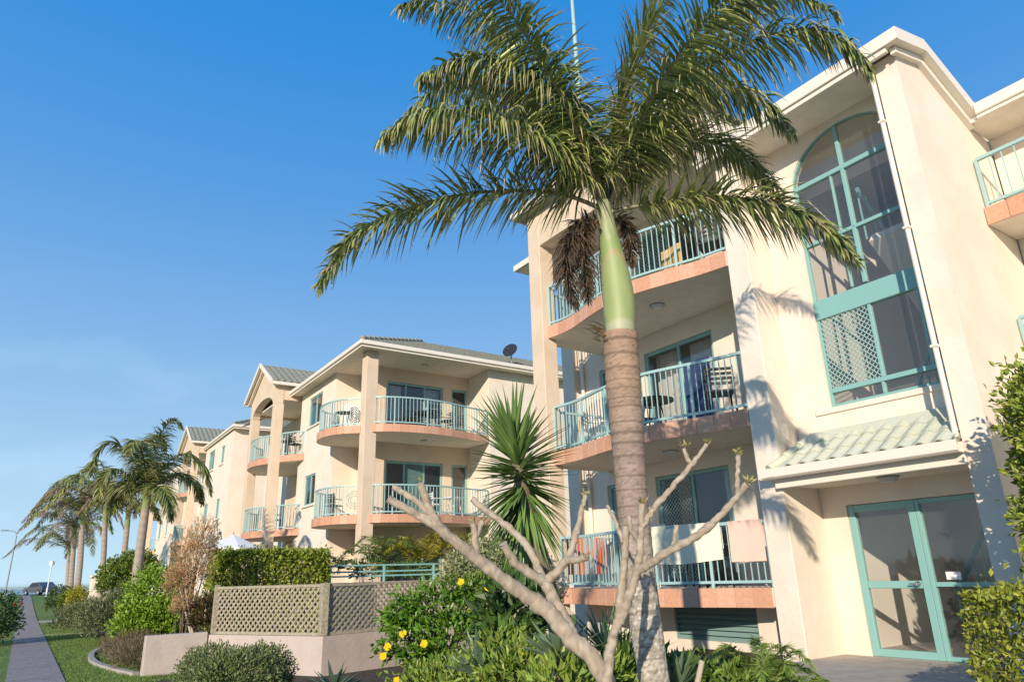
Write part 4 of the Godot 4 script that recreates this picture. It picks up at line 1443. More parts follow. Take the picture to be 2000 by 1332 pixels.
	for x in [9.78, 10.25]:
		g = MB.new()
		g.box(Vector3(x, 6.845, -26.5), Vector3(x + 0.05, 7.348, -26.27))
		part("foot", g, M.grey, T)
	T = thing("pedestal_fan", "round wire fan on the curved end of lower corner balcony", "fan", Vector3(9.5, 3.68, -24.0))
	g = MB.new()
	for rr in [0.30, 0.22, 0.14]:
		var pts := []; var rd := []
		for i in 21:
			pts.append(Vector3(9.35 + cos(TAU * i / 20) * rr * 0.8, 4.25 + sin(TAU * i / 20) * rr, -24.05 + cos(TAU * i / 20) * rr * 0.6)); rd.append(0.012)
		g.tube(pts, rd, 5, false)
	part("guard", g, M.grey, T)
	g = MB.new()
	g.tube([Vector3(9.35, 3.69, -24.05), Vector3(9.35, 4.2, -24.05)], [0.02, 0.02], 6)
	g.tube([Vector3(9.35, 3.685, -24.05), Vector3(9.35, 3.72, -24.05)], [0.18, 0.16], 12)
	part("stand", g, M.grey, T)
	# satellite dish on the corner block's roof
	T = thing("satellite_dish", "black satellite dish on the roof edge of the corner block", "satellite dish", Vector3(15.35, 9.8, -22.9))
	g = MB.new()
	var o := Vector3(15.38, 10.35, -22.75)
	var ax := Vector3(-0.75, 0.35, 0.45).normalized()
	var pts := []; var rd := []
	for i in 7:
		pts.append(o + ax * pow(i / 6.0, 2) * 0.10); rd.append(0.03 + 0.30 * i / 6.0)
	g.tube(pts, rd, 20)
	part("dish", g, M.black, T)
	g = MB.new()
	g.tube([Vector3(15.4, 9.75, -22.8), Vector3(15.45, 10.3, -22.82)], [0.025, 0.025], 8)
	g.tube([o, o + ax * 0.4 + Vector3(0, -0.1, 0)], [0.012, 0.012], 6)
	part("arm", g, M.grey, T)
	# garden umbrella behind the hedge
	T = thing("garden_umbrella", "white garden umbrella showing above the clipped hedge", "umbrella", Vector3(5.462, 1.411, -23.883) * Vector3(1, 0, 1))
	g = MB.new()
	var top := Vector3(5.316, 3.040, -23.916)
	for i in 8:
		var a0 := TAU * i / 8; var a1 := TAU * (i + 1) / 8
		var p0 := top + Vector3(cos(a0) * 0.95, -0.42, sin(a0) * 0.95); var p1 := top + Vector3(cos(a1) * 0.95, -0.42, sin(a1) * 0.95)
		g.tn(top, p0, p1, Vector3.UP)
		g.qn(p0, p1, p1 - Vector3(0, 0.12, 0), p0 - Vector3(0, 0.12, 0), p0 - top)
	part("canopy", g, M.white, T)
	g = MB.new()
	g.tube([top * Vector3(1, 0, 1), top + Vector3(0, 0.08, 0)], [0.025, 0.02], 8)
	part("pole", g, M.grey, T)

# ---------------------------------------------------------------- plants
func mix_leaf(a: Color, b: Color) -> Color:
	var k := a.lerp(b, rng.randf()) * rng.randf_range(0.75, 1.2)
	k.a = 1.0
	return k

func rand_dir() -> Vector3:
	var z := rng.randf_range(-1, 1)
	var a := rng.randf() * TAU
	var r := sqrt(1 - z * z)
	return Vector3(cos(a) * r, z, sin(a) * r)

var lumps: FastNoiseLite
func foliage(mb: MB, blobs: Array, n: int, l: float, w: float, a: Color, b: Color, rough := 0.3, upward := 0.3, fill := 0.45) -> void:
	if lumps == null:
		lumps = FastNoiseLite.new()
		lumps.seed = 5
		lumps.frequency = 1.0
	var tot := 0.0
	var ws := []
	for q in blobs:
		var s: float = pow(q[1].x * q[1].y * q[1].z, 0.667)
		tot += s; ws.append(tot)
	for i in n:
		var t := rng.randf() * tot
		var k := 0
		while ws[k] < t: k += 1
		var ctr: Vector3 = blobs[k][0]
		var rad: Vector3 = blobs[k][1]
		var d := rand_dir()
		if d.y < -0.55: d.y *= 0.3; d = d.normalized()
		var o := d * rad
		var lump := 1.0 + rough * lumps.get_noise_3dv((ctr + o) * 2.6 / maxf(rad.x, 0.4)) * 1.6 + rng.randf_range(-0.06, 0.06)
		var f := lerpf(fill, 1.0, pow(rng.randf(), 0.45)) * lump
		var p := ctr + o * f
		var dir := (d * 0.7 + rand_dir() * 0.8 + Vector3.UP * upward).normalized()
		var s := dir.cross(rand_dir()).normalized()
		mb.col = mix_leaf(a, b)
		mb.leaf(p, dir, s, l * rng.randf_range(0.7, 1.25), w * rng.randf_range(0.75, 1.2))

func hedge_foliage(mb: MB, lo: Vector3, hi: Vector3, n: int, l: float, w: float, a: Color, b: Color, turn := 0.0) -> void:
	var c := (lo + hi) / 2
	var e := (hi - lo) / 2
	var R := Basis(Vector3.UP, turn)
	var area := [e.y * e.z, e.x * e.z * 0.6, e.x * e.y]
	for i in n:
		var t: float = rng.randf() * (area[0] + area[1] + area[2])
		var ax := 0 if t < area[0] else (1 if t < area[0] + area[1] else 2)
		var p := Vector3(rng.randf_range(-1, 1), rng.randf_range(-1, 1), rng.randf_range(-1, 1))
		p[ax] = 1.0 if ax == 1 or rng.randf() < 0.5 else -1.0
		var o := Vector3.ZERO
		o[ax] = p[ax]
		var q := p * e
		q -= o * minf(absf(rng.randfn(0, 0.05 if i % 3 else 0.25)), e[ax])
		q += o * lumps.get_noise_3dv(q * 3.0) * 0.09
		# rounded edges
		q = q.lerp(q * 0.93, clampf((absf(p.x) + absf(p.y) + absf(p.z)) - 2.3, 0, 1))
		var dir := (o * 0.5 + rand_dir() + Vector3.UP * 0.35).normalized()
		mb.col = mix_leaf(a, b)
		if i % 37 == 0: q += (o + Vector3.UP * 0.6) * rng.randf_range(0.03, 0.12)
		var big := rng.randf_range(0.5, 1.4)
		mb.leaf(c + R * q, R * dir, (R * dir).cross(rand_dir()).normalized(), l * big, w * big * rng.randf_range(0.8, 1.15))

func hedge_twigs(T: Node, lo: Vector3, hi: Vector3, n: int) -> void:
	var mb := MB.new()
	mb.col = Color(0.16, 0.12, 0.08)
	for i in n:
		var p := Vector3(rng.randf_range(lo.x, hi.x), lo.y, rng.randf_range(lo.z, hi.z))
		var q := Vector3(clampf(p.x + rng.randf_range(-0.3, 0.3), lo.x, hi.x), rng.randf_range(lerpf(lo.y, hi.y, 0.5), hi.y), clampf(p.z + rng.randf_range(-0.3, 0.3), lo.z, hi.z))
		mb.tube([p, p.lerp(q, 0.5) + rand_dir() * 0.05, q], [0.015, 0.011, 0.005], 5, false)
	part("branches", mb, M.branch, T)

func shrub(called: String, label: String, blobs: Array, n: int, l: float, w: float, a: Color, b: Color, group := "", rough := 0.3, upward := 0.3, m: Material = null) -> Node3D:
	var c: Vector3 = blobs[0][0]
	var base := Vector3(c.x, terrain(c.z), c.z)
	var T := thing(called, label, "shrub", base, group)
	var mb := MB.new()
	foliage(mb, blobs, n, l, w, a, b, rough, upward)
	part("foliage", mb, m if m else M.leaf, T)
	mb = MB.new()
	mb.col = Color(0.12, 0.09, 0.06)
	for q in blobs:
		for k in 4:
			var e: Vector3 = q[0] + rand_dir() * q[1] * 0.6
			mb.tube([base + Vector3(rng.randf_range(-0.1, 0.1), -0.02, rng.randf_range(-0.1, 0.1)), base.lerp(e, 0.5) + Vector3(0, 0.05, 0), e], [0.02, 0.014, 0.006], 5, false)
	part("stems", mb, M.branch, T)
	return T

# a feather frond on a given midrib
func frond(mb: MB, ctl: Array, n: int, ll: float, lw: float, droop: float, a: Color, b: Color, tip: Color, bare := 0.12, plume := 0.5, segs := 3, thick := 0.02, sweepf := 0.75) -> void:
	var pts := smooth(ctl, 0.04)
	var N := pts.size()
	var rad := []; var cols := []
	for i in N:
		var f := float(i) / (N - 1)
		rad.append(lerpf(thick, 0.003, pow(f, 0.7)))
		cols.append(Color(0.22, 0.20, 0.10).lerp(Color(0.16, 0.16, 0.05), f))
	mb.tube(pts, rad, 5, false, cols)
	for k in n:
		var f := bare + (1.0 - bare) * (k + rng.randf() * 0.9) / n
		var x := f * (N - 1)
		var i := mini(int(x), N - 2)
		var p: Vector3 = pts[i].lerp(pts[i + 1], x - i)
		var t: Vector3 = (pts[i + 1] - pts[i]).normalized()
		var s := t.cross(Vector3.UP)
		if s.length() < 0.1: s = Vector3(1, 0, 0)
		s = s.normalized()
		var u := s.cross(t).normalized()
		var prof: float = pow(sin(PI * clampf(0.16 + 0.80 * f, 0, 1)), 0.75)
		for sd in [-1.0, 1.0]:
			var d: Vector3 = (s * sd * rng.randf_range(0.7, 1.0) + t * sweepf * rng.randf_range(0.6, 1.3) * (0.7 + 0.7 * f) + u * rng.randf_range(-plume * 0.7, plume)).normalized()
			var base := a.lerp(b, pow(rng.randf(), 1.6)) * rng.randf_range(0.75, 1.25)
			if rng.randf() < 0.07: base = base.lerp(tip, 0.7)
			var end := base.lerp(tip, 0.85 if rng.randf() < 0.45 else 0.15)
			base.a = 1; end.a = 1
			mb.blade(p, d, ll * prof * rng.randf_range(0.8, 1.12), lw * rng.randf_range(0.8, 1.15), droop * rng.randf_range(0.6, 1.4), segs, base, end, 0.15, rng.randf_range(-1.2, 1.2))

# uneven bark: push the skin in and out along its own normals
func roughen(mb: MB, _axis: Array, amount: float, freq: float) -> void:
	var f := FastNoiseLite.new()
	f.seed = 77
	f.frequency = freq
	f.fractal_octaves = 3
	for i in mb.v.size():
		var q := mb.v[i]
		mb.v[i] = q + mb.n[i] * amount * f.get_noise_3d(q.x, q.y * 2.2, q.z)

func make_big_palm() -> void:
	var T := thing("palm_tree", "large palm with pale ringed trunk and green crownshaft in front of balconies", "palm tree", Vector3(4.056, 0.569, -4.202) * Vector3(1, 0, 1))
	# trunk
	var ctl := [Vector3(4.031, -0.204, -4.225), Vector3(4.056, 0.569, -4.202), Vector3(4.049, 0.879, -4.208), Vector3(4.034, 1.201, -4.223), Vector3(4.020, 1.652, -4.236), Vector3(4.015, 2.046, -4.241), Vector3(4.015, 2.458, -4.240), Vector3(4.018, 2.979, -4.238), Vector3(4.020, 3.343, -4.236), Vector3(4.026, 3.568, -4.230)]
	var pts := smooth(ctl, 0.012)
	var N := pts.size()
	var rad := []; var cols := []
	var f2 := FastNoiseLite.new()
	f2.seed = 9
	for i in N:
		var f := float(i) / (N - 1)
		var ring := fmod(f * 40.0 + 0.6 * sin(f * 23.0) + 0.5 * f2.get_noise_1d(f * 900.0), 1.0)
		var r := lerpf(0.105, 0.125, smoothstep(0.0, 0.55, f)) + 0.022 * smoothstep(0.6, 0.98, f)
		r += 0.003 * (1.0 - ring) + 0.005 * f2.get_noise_1d(i * 4.0)
		if f > 0.84: r += 0.009 * sin(ring * PI) * (0.5 + 1.5 * f2.get_noise_1d(i * 2.0))
		rad.append(r)
		var k := Color(0.36, 0.32, 0.25).lerp(Color(0.275, 0.21, 0.17), smoothstep(0.35, 0.6, f))
		k = k.lerp(Color(0.33, 0.22, 0.14), 0.75 * smoothstep(0.72, 0.9, f))
		if ring > 0.84: k = k * 0.6
		k = k * (1.0 + 0.25 * f2.get_noise_1d(i * 9.0 + 300.0))
		k.a = 1
		cols.append(k)
	var mb := MB.new()
	mb.tube(pts, rad, 40, false, cols)
	# lichen blotches and bark scales, as grain in the vertex colours
	var bn := FastNoiseLite.new()
	bn.seed = 21
	bn.frequency = 26.0
	for i in mb.v.size():
		var q := mb.v[i]
		var low := 1.0 - smoothstep(1.25, 2.1, q.y)
		var t := smoothstep(0.05, 0.3, bn.get_noise_3d(q.x, q.y * 0.8, q.z)) * low
		mb.c[i] = mb.c[i].lerp(Color(0.62, 0.60, 0.50), t * 0.8)
		var t2 := smoothstep(0.15, 0.35, bn.get_noise_3d(q.x * 2.1 + 7.0, q.y * 1.5, q.z * 2.1))
		mb.c[i] = mb.c[i].lerp(Color(0.15, 0.12, 0.085), t2 * 0.7)
		var t3 := bn.get_noise_3d(q.x * 0.5 + 3.0, q.y * 3.0, q.z * 0.5)
		mb.c[i] = mb.c[i] * (1.0 + 0.35 * t3)
		mb.c[i].a = 1.0
	roughen(mb, pts, 0.004, 24.0)
	part("trunk", mb, M.bark, T)
	# crownshaft
	ctl = [Vector3(4.026, 3.568, -4.230), Vector3(4.029, 3.673, -4.228), Vector3(4.033, 3.867, -4.224), Vector3(4.026, 4.091, -4.231), Vector3(4.013, 4.347, -4.243), Vector3(3.998, 4.584, -4.257), Vector3(3.988, 4.772, -4.267), Vector3(3.983, 4.881, -4.271)]
	var pr := [0.122, 0.138, 0.141, 0.131, 0.113, 0.094, 0.083, 0.068]
	pts = smooth(ctl, 0.03)
	N = pts.size()
	rad = []; cols = []
	for i in N:
		var x := float(i) / (N - 1) * 7.0
		var k := mini(int(x), 6)
		rad.append(lerpf(pr[k], pr[k + 1], x - k) * 0.95)
		cols.append(Color(0.42, 0.46, 0.30) if x < 0.7 else Color(0.24, 0.33, 0.11).lerp(Color(0.30, 0.31, 0.17), smoothstep(4.0, 6.5, x)))
	mb = MB.new()
	mb.tube(pts, rad, 24, true, cols)
	bn.frequency = 2.2
	for i in mb.v.size():
		var q := mb.v[i]
		var t := smoothstep(0.0, 0.45, bn.get_noise_3d(q.x * 4.0, q.y * 0.9, q.z * 4.0))
		mb.c[i] = mb.c[i].lerp(Color(0.42, 0.45, 0.32), t * 0.7)
		var t2 := smoothstep(0.25, 0.5, bn.get_noise_3d(q.x * 6.0 + 40.0, q.y * 1.3, q.z * 6.0))
		mb.c[i] = mb.c[i].lerp(Color(0.16, 0.20, 0.07), t2 * 0.6)
	part("crownshaft", mb, M.smooth_bark, T)
	# outer leaf sheaths wrapped round it, each with a slanting torn edge
	for w in 2:
		mb = MB.new()
		var phi: float = [2.2, 5.0][w]
		var n := 20
		var top: float = [0.62, 0.86][w]
		var rim := []
		for i in n + 1:
			var row := []
			for k in 25:
				var an := TAU * k / 24.0
				var reach := top * (0.62 + 0.34 * cos(an - phi) + 0.02 * sin(an * 11.0))
				var x := clampf(float(i) / n * reach, 0.0, 1.0) * (N - 1)
				var j := mini(int(x), N - 2)
				var p: Vector3 = pts[j].lerp(pts[j + 1], x - j)
				var r: float = lerpf(rad[j], rad[j + 1], x - j) * (1.035 if w == 0 else 1.018) + 0.003
				row.append([p + Vector3(cos(an), 0, sin(an)) * r, Vector3(cos(an), 0, sin(an)), float(i) / n])
			rim.append(row)
		for i in n:
			for k in 24:
				for t in [[i, k], [i + 1, k + 1], [i + 1, k], [i, k], [i, k + 1], [i + 1, k + 1]]:
					var e: Array = rim[t[0]][t[1]]
					var g := Color(0.22, 0.31, 0.10).lerp(Color(0.33, 0.37, 0.17), 0.5 + 0.5 * bn.get_noise_3d(e[0].x * 5.0, e[0].y * 1.2 + w * 9.0, e[0].z * 5.0))
					if e[2] < 0.12: g = g.lerp(Color(0.42, 0.42, 0.29), 0.8)
					if e[2] > 0.9: g = g.lerp(Color(0.38, 0.28, 0.16), 0.8)
					mb.vert(e[0], e[1], g)
		part("leaf_sheath", mb, M.smooth_bark, T)
	# shreds of old sheath at the foot of the crownshaft
	mb = MB.new()
	for k in 9:
		var p: Vector3 = Vector3(3.829, 3.551, -4.222) + Vector3(rng.randf_range(-0.06, 0.06), rng.randf_range(-0.1, 0.05), rng.randf_range(-0.06, 0.06))
		mb.blade(p, Vector3(-0.6, 0.5, -0.5) + rand_dir() * 0.5, rng.randf_range(0.12, 0.3), 0.04, 1.2, 4, Color(0.40, 0.28, 0.12), Color(0.25, 0.16, 0.09))
	part("sheath_remains", mb, M.frond, T)
	var G0 := Color(0.085, 0.155, 0.04)
	var G1 := Color(0.40, 0.45, 0.10)
	var TN := Color(0.42, 0.32, 0.22)
	var list := [
		[[Vector3(3.995, 4.787, -4.260), Vector3(3.612, 4.964, -4.474), Vector3(2.985, 4.924, -4.738), Vector3(2.374, 4.713, -4.961), Vector3(1.880, 4.360, -5.115), Vector3(1.638, 3.868, -5.198)], 0.40, 0.7],
		[[Vector3(3.987, 4.826, -4.267), Vector3(3.602, 5.179, -4.288), Vector3(3.042, 5.290, -4.218), Vector3(2.440, 5.288, -4.249), Vector3(2.002, 5.080, -4.307), Vector3(1.786, 4.834, -4.347)], 0.44, 2.2],
		[[Vector3(4.005, 4.850, -4.250), Vector3(3.923, 5.702, -4.407), Vector3(3.681, 6.540, -4.611), Vector3(3.209, 7.007, -4.831), Vector3(2.706, 7.202, -5.017), Vector3(2.246, 7.024, -5.130)], 0.48, 2.0],
		[[Vector3(3.987, 4.826, -4.267), Vector3(4.036, 5.738, -4.707), Vector3(3.903, 6.539, -5.198), Vector3(3.594, 7.078, -5.772), Vector3(3.171, 7.070, -6.128), Vector3(2.896, 6.724, -6.373)], 0.50, 2.2],
		[[Vector3(4.016, 4.848, -4.240), Vector3(4.149, 5.522, -4.265), Vector3(4.368, 6.348, -4.186), Vector3(4.603, 7.038, -4.003), Vector3(4.845, 7.671, -3.707)], 0.40, 0.5],
		[[Vector3(4.041, 4.871, -4.216), Vector3(4.158, 5.369, -3.899), Vector3(4.389, 5.811, -3.478), Vector3(4.617, 6.014, -2.990), Vector3(4.785, 5.912, -2.502), Vector3(4.874, 5.568, -2.207), Vector3(4.912, 5.249, -2.121)], 0.42, 1.7],
		[[Vector3(4.041, 4.871, -4.216), Vector3(4.328, 5.319, -4.155), Vector3(4.798, 5.705, -4.083), Vector3(5.205, 5.769, -3.893), Vector3(5.471, 5.533, -3.692), Vector3(5.684, 5.169, -3.548)], 0.40, 1.3],
		[[Vector3(4.018, 4.767, -4.238), Vector3(4.224, 4.779, -3.975), Vector3(4.499, 4.703, -3.500), Vector3(4.742, 4.512, -3.072), Vector3(4.882, 4.205, -2.743), Vector3(4.983, 3.813, -2.555)], 0.38, 0.8],
		[[Vector3(4.023, 4.847, -4.234), Vector3(4.495, 5.829, -4.270), Vector3(5.083, 6.827, -4.051), Vector3(5.566, 7.438, -3.730), Vector3(5.968, 7.612, -3.260), Vector3(6.180, 7.023, -2.836)], 0.46, 1.3],
		[[Vector3(3.987, 4.826, -4.267), Vector3(3.461, 5.402, -4.014), Vector3(2.960, 5.930, -3.905), Vector3(2.481, 6.320, -3.874), Vector3(2.014, 6.529, -3.912)], 0.40, 1.3],
		[[Vector3(4.023, 4.847, -4.234), Vector3(3.988, 5.478, -3.641), Vector3(4.005, 5.890, -2.994), Vector3(4.044, 5.936, -2.395), Vector3(4.090, 5.598, -1.876)], 0.42, 1.2],
		[[Vector3(3.995, 4.841, -4.260), Vector3(3.749, 5.266, -4.160), Vector3(3.431, 5.767, -4.170), Vector3(2.984, 5.978, -4.258), Vector3(2.542, 5.966, -4.421), Vector3(2.180, 5.688, -4.500)], 0.46, 2.2],
		[[Vector3(4.030, 4.856, -4.227), Vector3(4.296, 5.471, -4.189), Vector3(4.716, 6.057, -4.025), Vector3(5.117, 6.250, -3.675), Vector3(5.429, 6.031, -3.389), Vector3(5.543, 5.568, -3.200)], 0.44, 1.8]]
	for q in list:
		mb = MB.new()
		frond(mb, q[0], 240, q[1] * 1.4, 0.0225, q[2], G0, G1, TN, 0.11, 0.65, 4, 0.026, 0.48)
		part("frond", mb, M.frond, T)
	for q in [[[Vector3(3.927, 4.702, -4.269), Vector3(3.743, 4.651, -4.325), Vector3(3.619, 4.409, -4.378), Vector3(3.586, 4.076, -4.379), Vector3(3.632, 3.781, -4.341)], 0.26], [[Vector3(3.926, 4.686, -4.269), Vector3(3.813, 4.608, -4.304), Vector3(3.747, 4.341, -4.322), Vector3(3.737, 4.031, -4.304), Vector3(3.744, 3.835, -4.298)], 0.22], [[Vector3(4.050, 4.724, -4.207), Vector3(4.198, 4.715, -4.216), Vector3(4.255, 4.533, -4.230), Vector3(4.247, 4.271, -4.238)], 0.16]]:
		mb = MB.new()
		frond(mb, q[0], 190, q[1] * 1.05, 0.016, 1.2, Color(0.05, 0.04, 0.03), Color(0.12, 0.085, 0.055), Color(0.17, 0.11, 0.07), 0.04, 1.2, 3, 0.015, 0.4)
		var hf := part("hanging_frond", mb, M.frond, T)
		hf.set_meta("label", "dark withered frond hanging against the trunk")

func far_palm(base: Vector3, top: Vector3, r: float, flen: float, nf: int, label: String, lean: Vector3, brown := 0.2, seed_ := 1, given: Array = []) -> void:
	var T := thing("palm_tree", label, "palm tree", base, "palms along the path")
	var lr := RandomNumberGenerator.new()
	lr.seed = seed_
	var mb := MB.new()
	var mid := base.lerp(top, 0.5) + Vector3(lr.randf_range(-0.1, 0.1), 0, lr.randf_range(-0.1, 0.1))
	var pts := smooth([base - Vector3(0, 0.1, 0), mid, top], 0.12)
	var rad := []; var cols := []
	for i in pts.size():
		var f := float(i) / (pts.size() - 1)
		rad.append(r * 0.85 * (1.05 - 0.2 * f) * (1.0 + 0.05 * (i % 2)))
		var k := Color(0.36, 0.30, 0.25) * (0.9 + 0.2 * (i % 2))
		if f > 0.86: k = Color(0.24, 0.28, 0.12)
		k.a = 1
		cols.append(k)
	mb.tube(pts, rad, 10, false, cols)
	part("trunk", mb, M.bark, T)
	for q in given:
		mb = MB.new()
		frond(mb, [top - Vector3(0, 0.1, 0)] + q, 130, flen * 0.25, 0.045, 1.1, Color(0.10, 0.15, 0.035), Color(0.32, 0.36, 0.08), Color(0.3, 0.22, 0.12), 0.1, 0.5, 3, 0.035)
		part("frond", mb, M.frond, T)
	for i in (0 if given.size() > 0 else nf):
		var an := TAU * i / nf + lr.randf_range(-0.25, 0.25)
		var el: float = [1.2, 0.7, 0.4, 0.95][i % 4] + lr.randf_range(-0.12, 0.12)
		var d := Vector3(cos(an), 0, sin(an))
		var L := flen * lr.randf_range(0.85, 1.1)
		var p1 := top + (d * cos(el) + Vector3.UP * sin(el)) * L * 0.4 + lean * 0.1 * L
		var p2 := top + d * L * 0.72 * cos(el * 0.7) + Vector3.UP * L * (sin(el) * 0.62 - 0.06) + lean * 0.25 * L
		var p3 := top + d * L * 0.95 * cos(el * 0.5) + Vector3.UP * L * (sin(el) * 0.45 - 0.34) + lean * 0.5 * L
		mb = MB.new()
		var b: bool = lr.randf() < brown
		frond(mb, [top - Vector3(0, 0.1, 0), p1, p2, p3], 80, flen * 0.22, 0.05, 1.0, Color(0.13, 0.18, 0.04) if not b else Color(0.24, 0.17, 0.11), Color(0.40, 0.44, 0.10) if not b else Color(0.46, 0.34, 0.22), Color(0.3, 0.22, 0.12), 0.12, 0.5, 2, 0.03)
		part("frond", mb, M.frond, T)

func limb(mb: MB, ctl: Array, w: Array) -> void:
	var pts := smooth(ctl, 0.022)
	for i in range(1, pts.size() - 1): pts[i] += rand_dir() * 0.004
	var N := pts.size()
	var rad := []; var cols := []
	var ph := rng.randf() * 10.0
	for i in N:
		var f := float(i) / (N - 1) * (w.size() - 1)
		var k := mini(int(f), w.size() - 2)
		rad.append(lerpf(w[k], w[k + 1], f - k) * 0.0014 * (1.0 + 0.03 * sin(i * 0.7 + ph) + (0.07 if (i * i + int(ph * 3.0)) % 11 < 2 else 0.0) + 0.22 * smoothstep(0.93, 1.0, float(i) / (N - 1))))
		var q := Color(0.34, 0.275, 0.20) * (0.78 if (i * i + int(ph * 3.0)) % 11 == 3 else 1.0) * (1.0 + 0.13 * sin(i * 1.3 + ph) * sin(i * 0.37))
		q.a = 1
		cols.append(q)
	mb.tube(pts, rad, 13, true, cols)
	var f := FastNoiseLite.new()
	f.seed = 31
	f.frequency = 16.0
	f.fractal_octaves = 3
	for i in mb.v.size():
		var p := mb.v[i]
		var t := f.get_noise_3d(p.x, p.y, p.z)
		mb.v[i] = p + mb.n[i] * 0.009 * t
		var k := mb.c[i] * (1.0 + 0.5 * f.get_noise_3d(p.x * 2.3 + 9.0, p.y * 2.3, p.z * 2.3))
		k.a = 1
		mb.c[i] = k.lerp(Color(0.44, 0.40, 0.32), smoothstep(0.1, 0.4, f.get_noise_3d(p.x * 0.8, p.y * 0.8 + 50.0, p.z * 0.8)) * 0.6)

func tuft(mb: MB, p: Vector3, d: Vector3, n: int, s: float) -> void:
	for k in n:
		var e := (d + rand_dir() * 0.9).normalized()
		mb.col = mix_leaf(Color(0.22, 0.22, 0.06), Color(0.40, 0.31, 0.14))
		mb.leaf(p + rand_dir() * 0.012, e, e.cross(rand_dir()).normalized(), s * rng.randf_range(0.3, 1.0), s * 0.22)

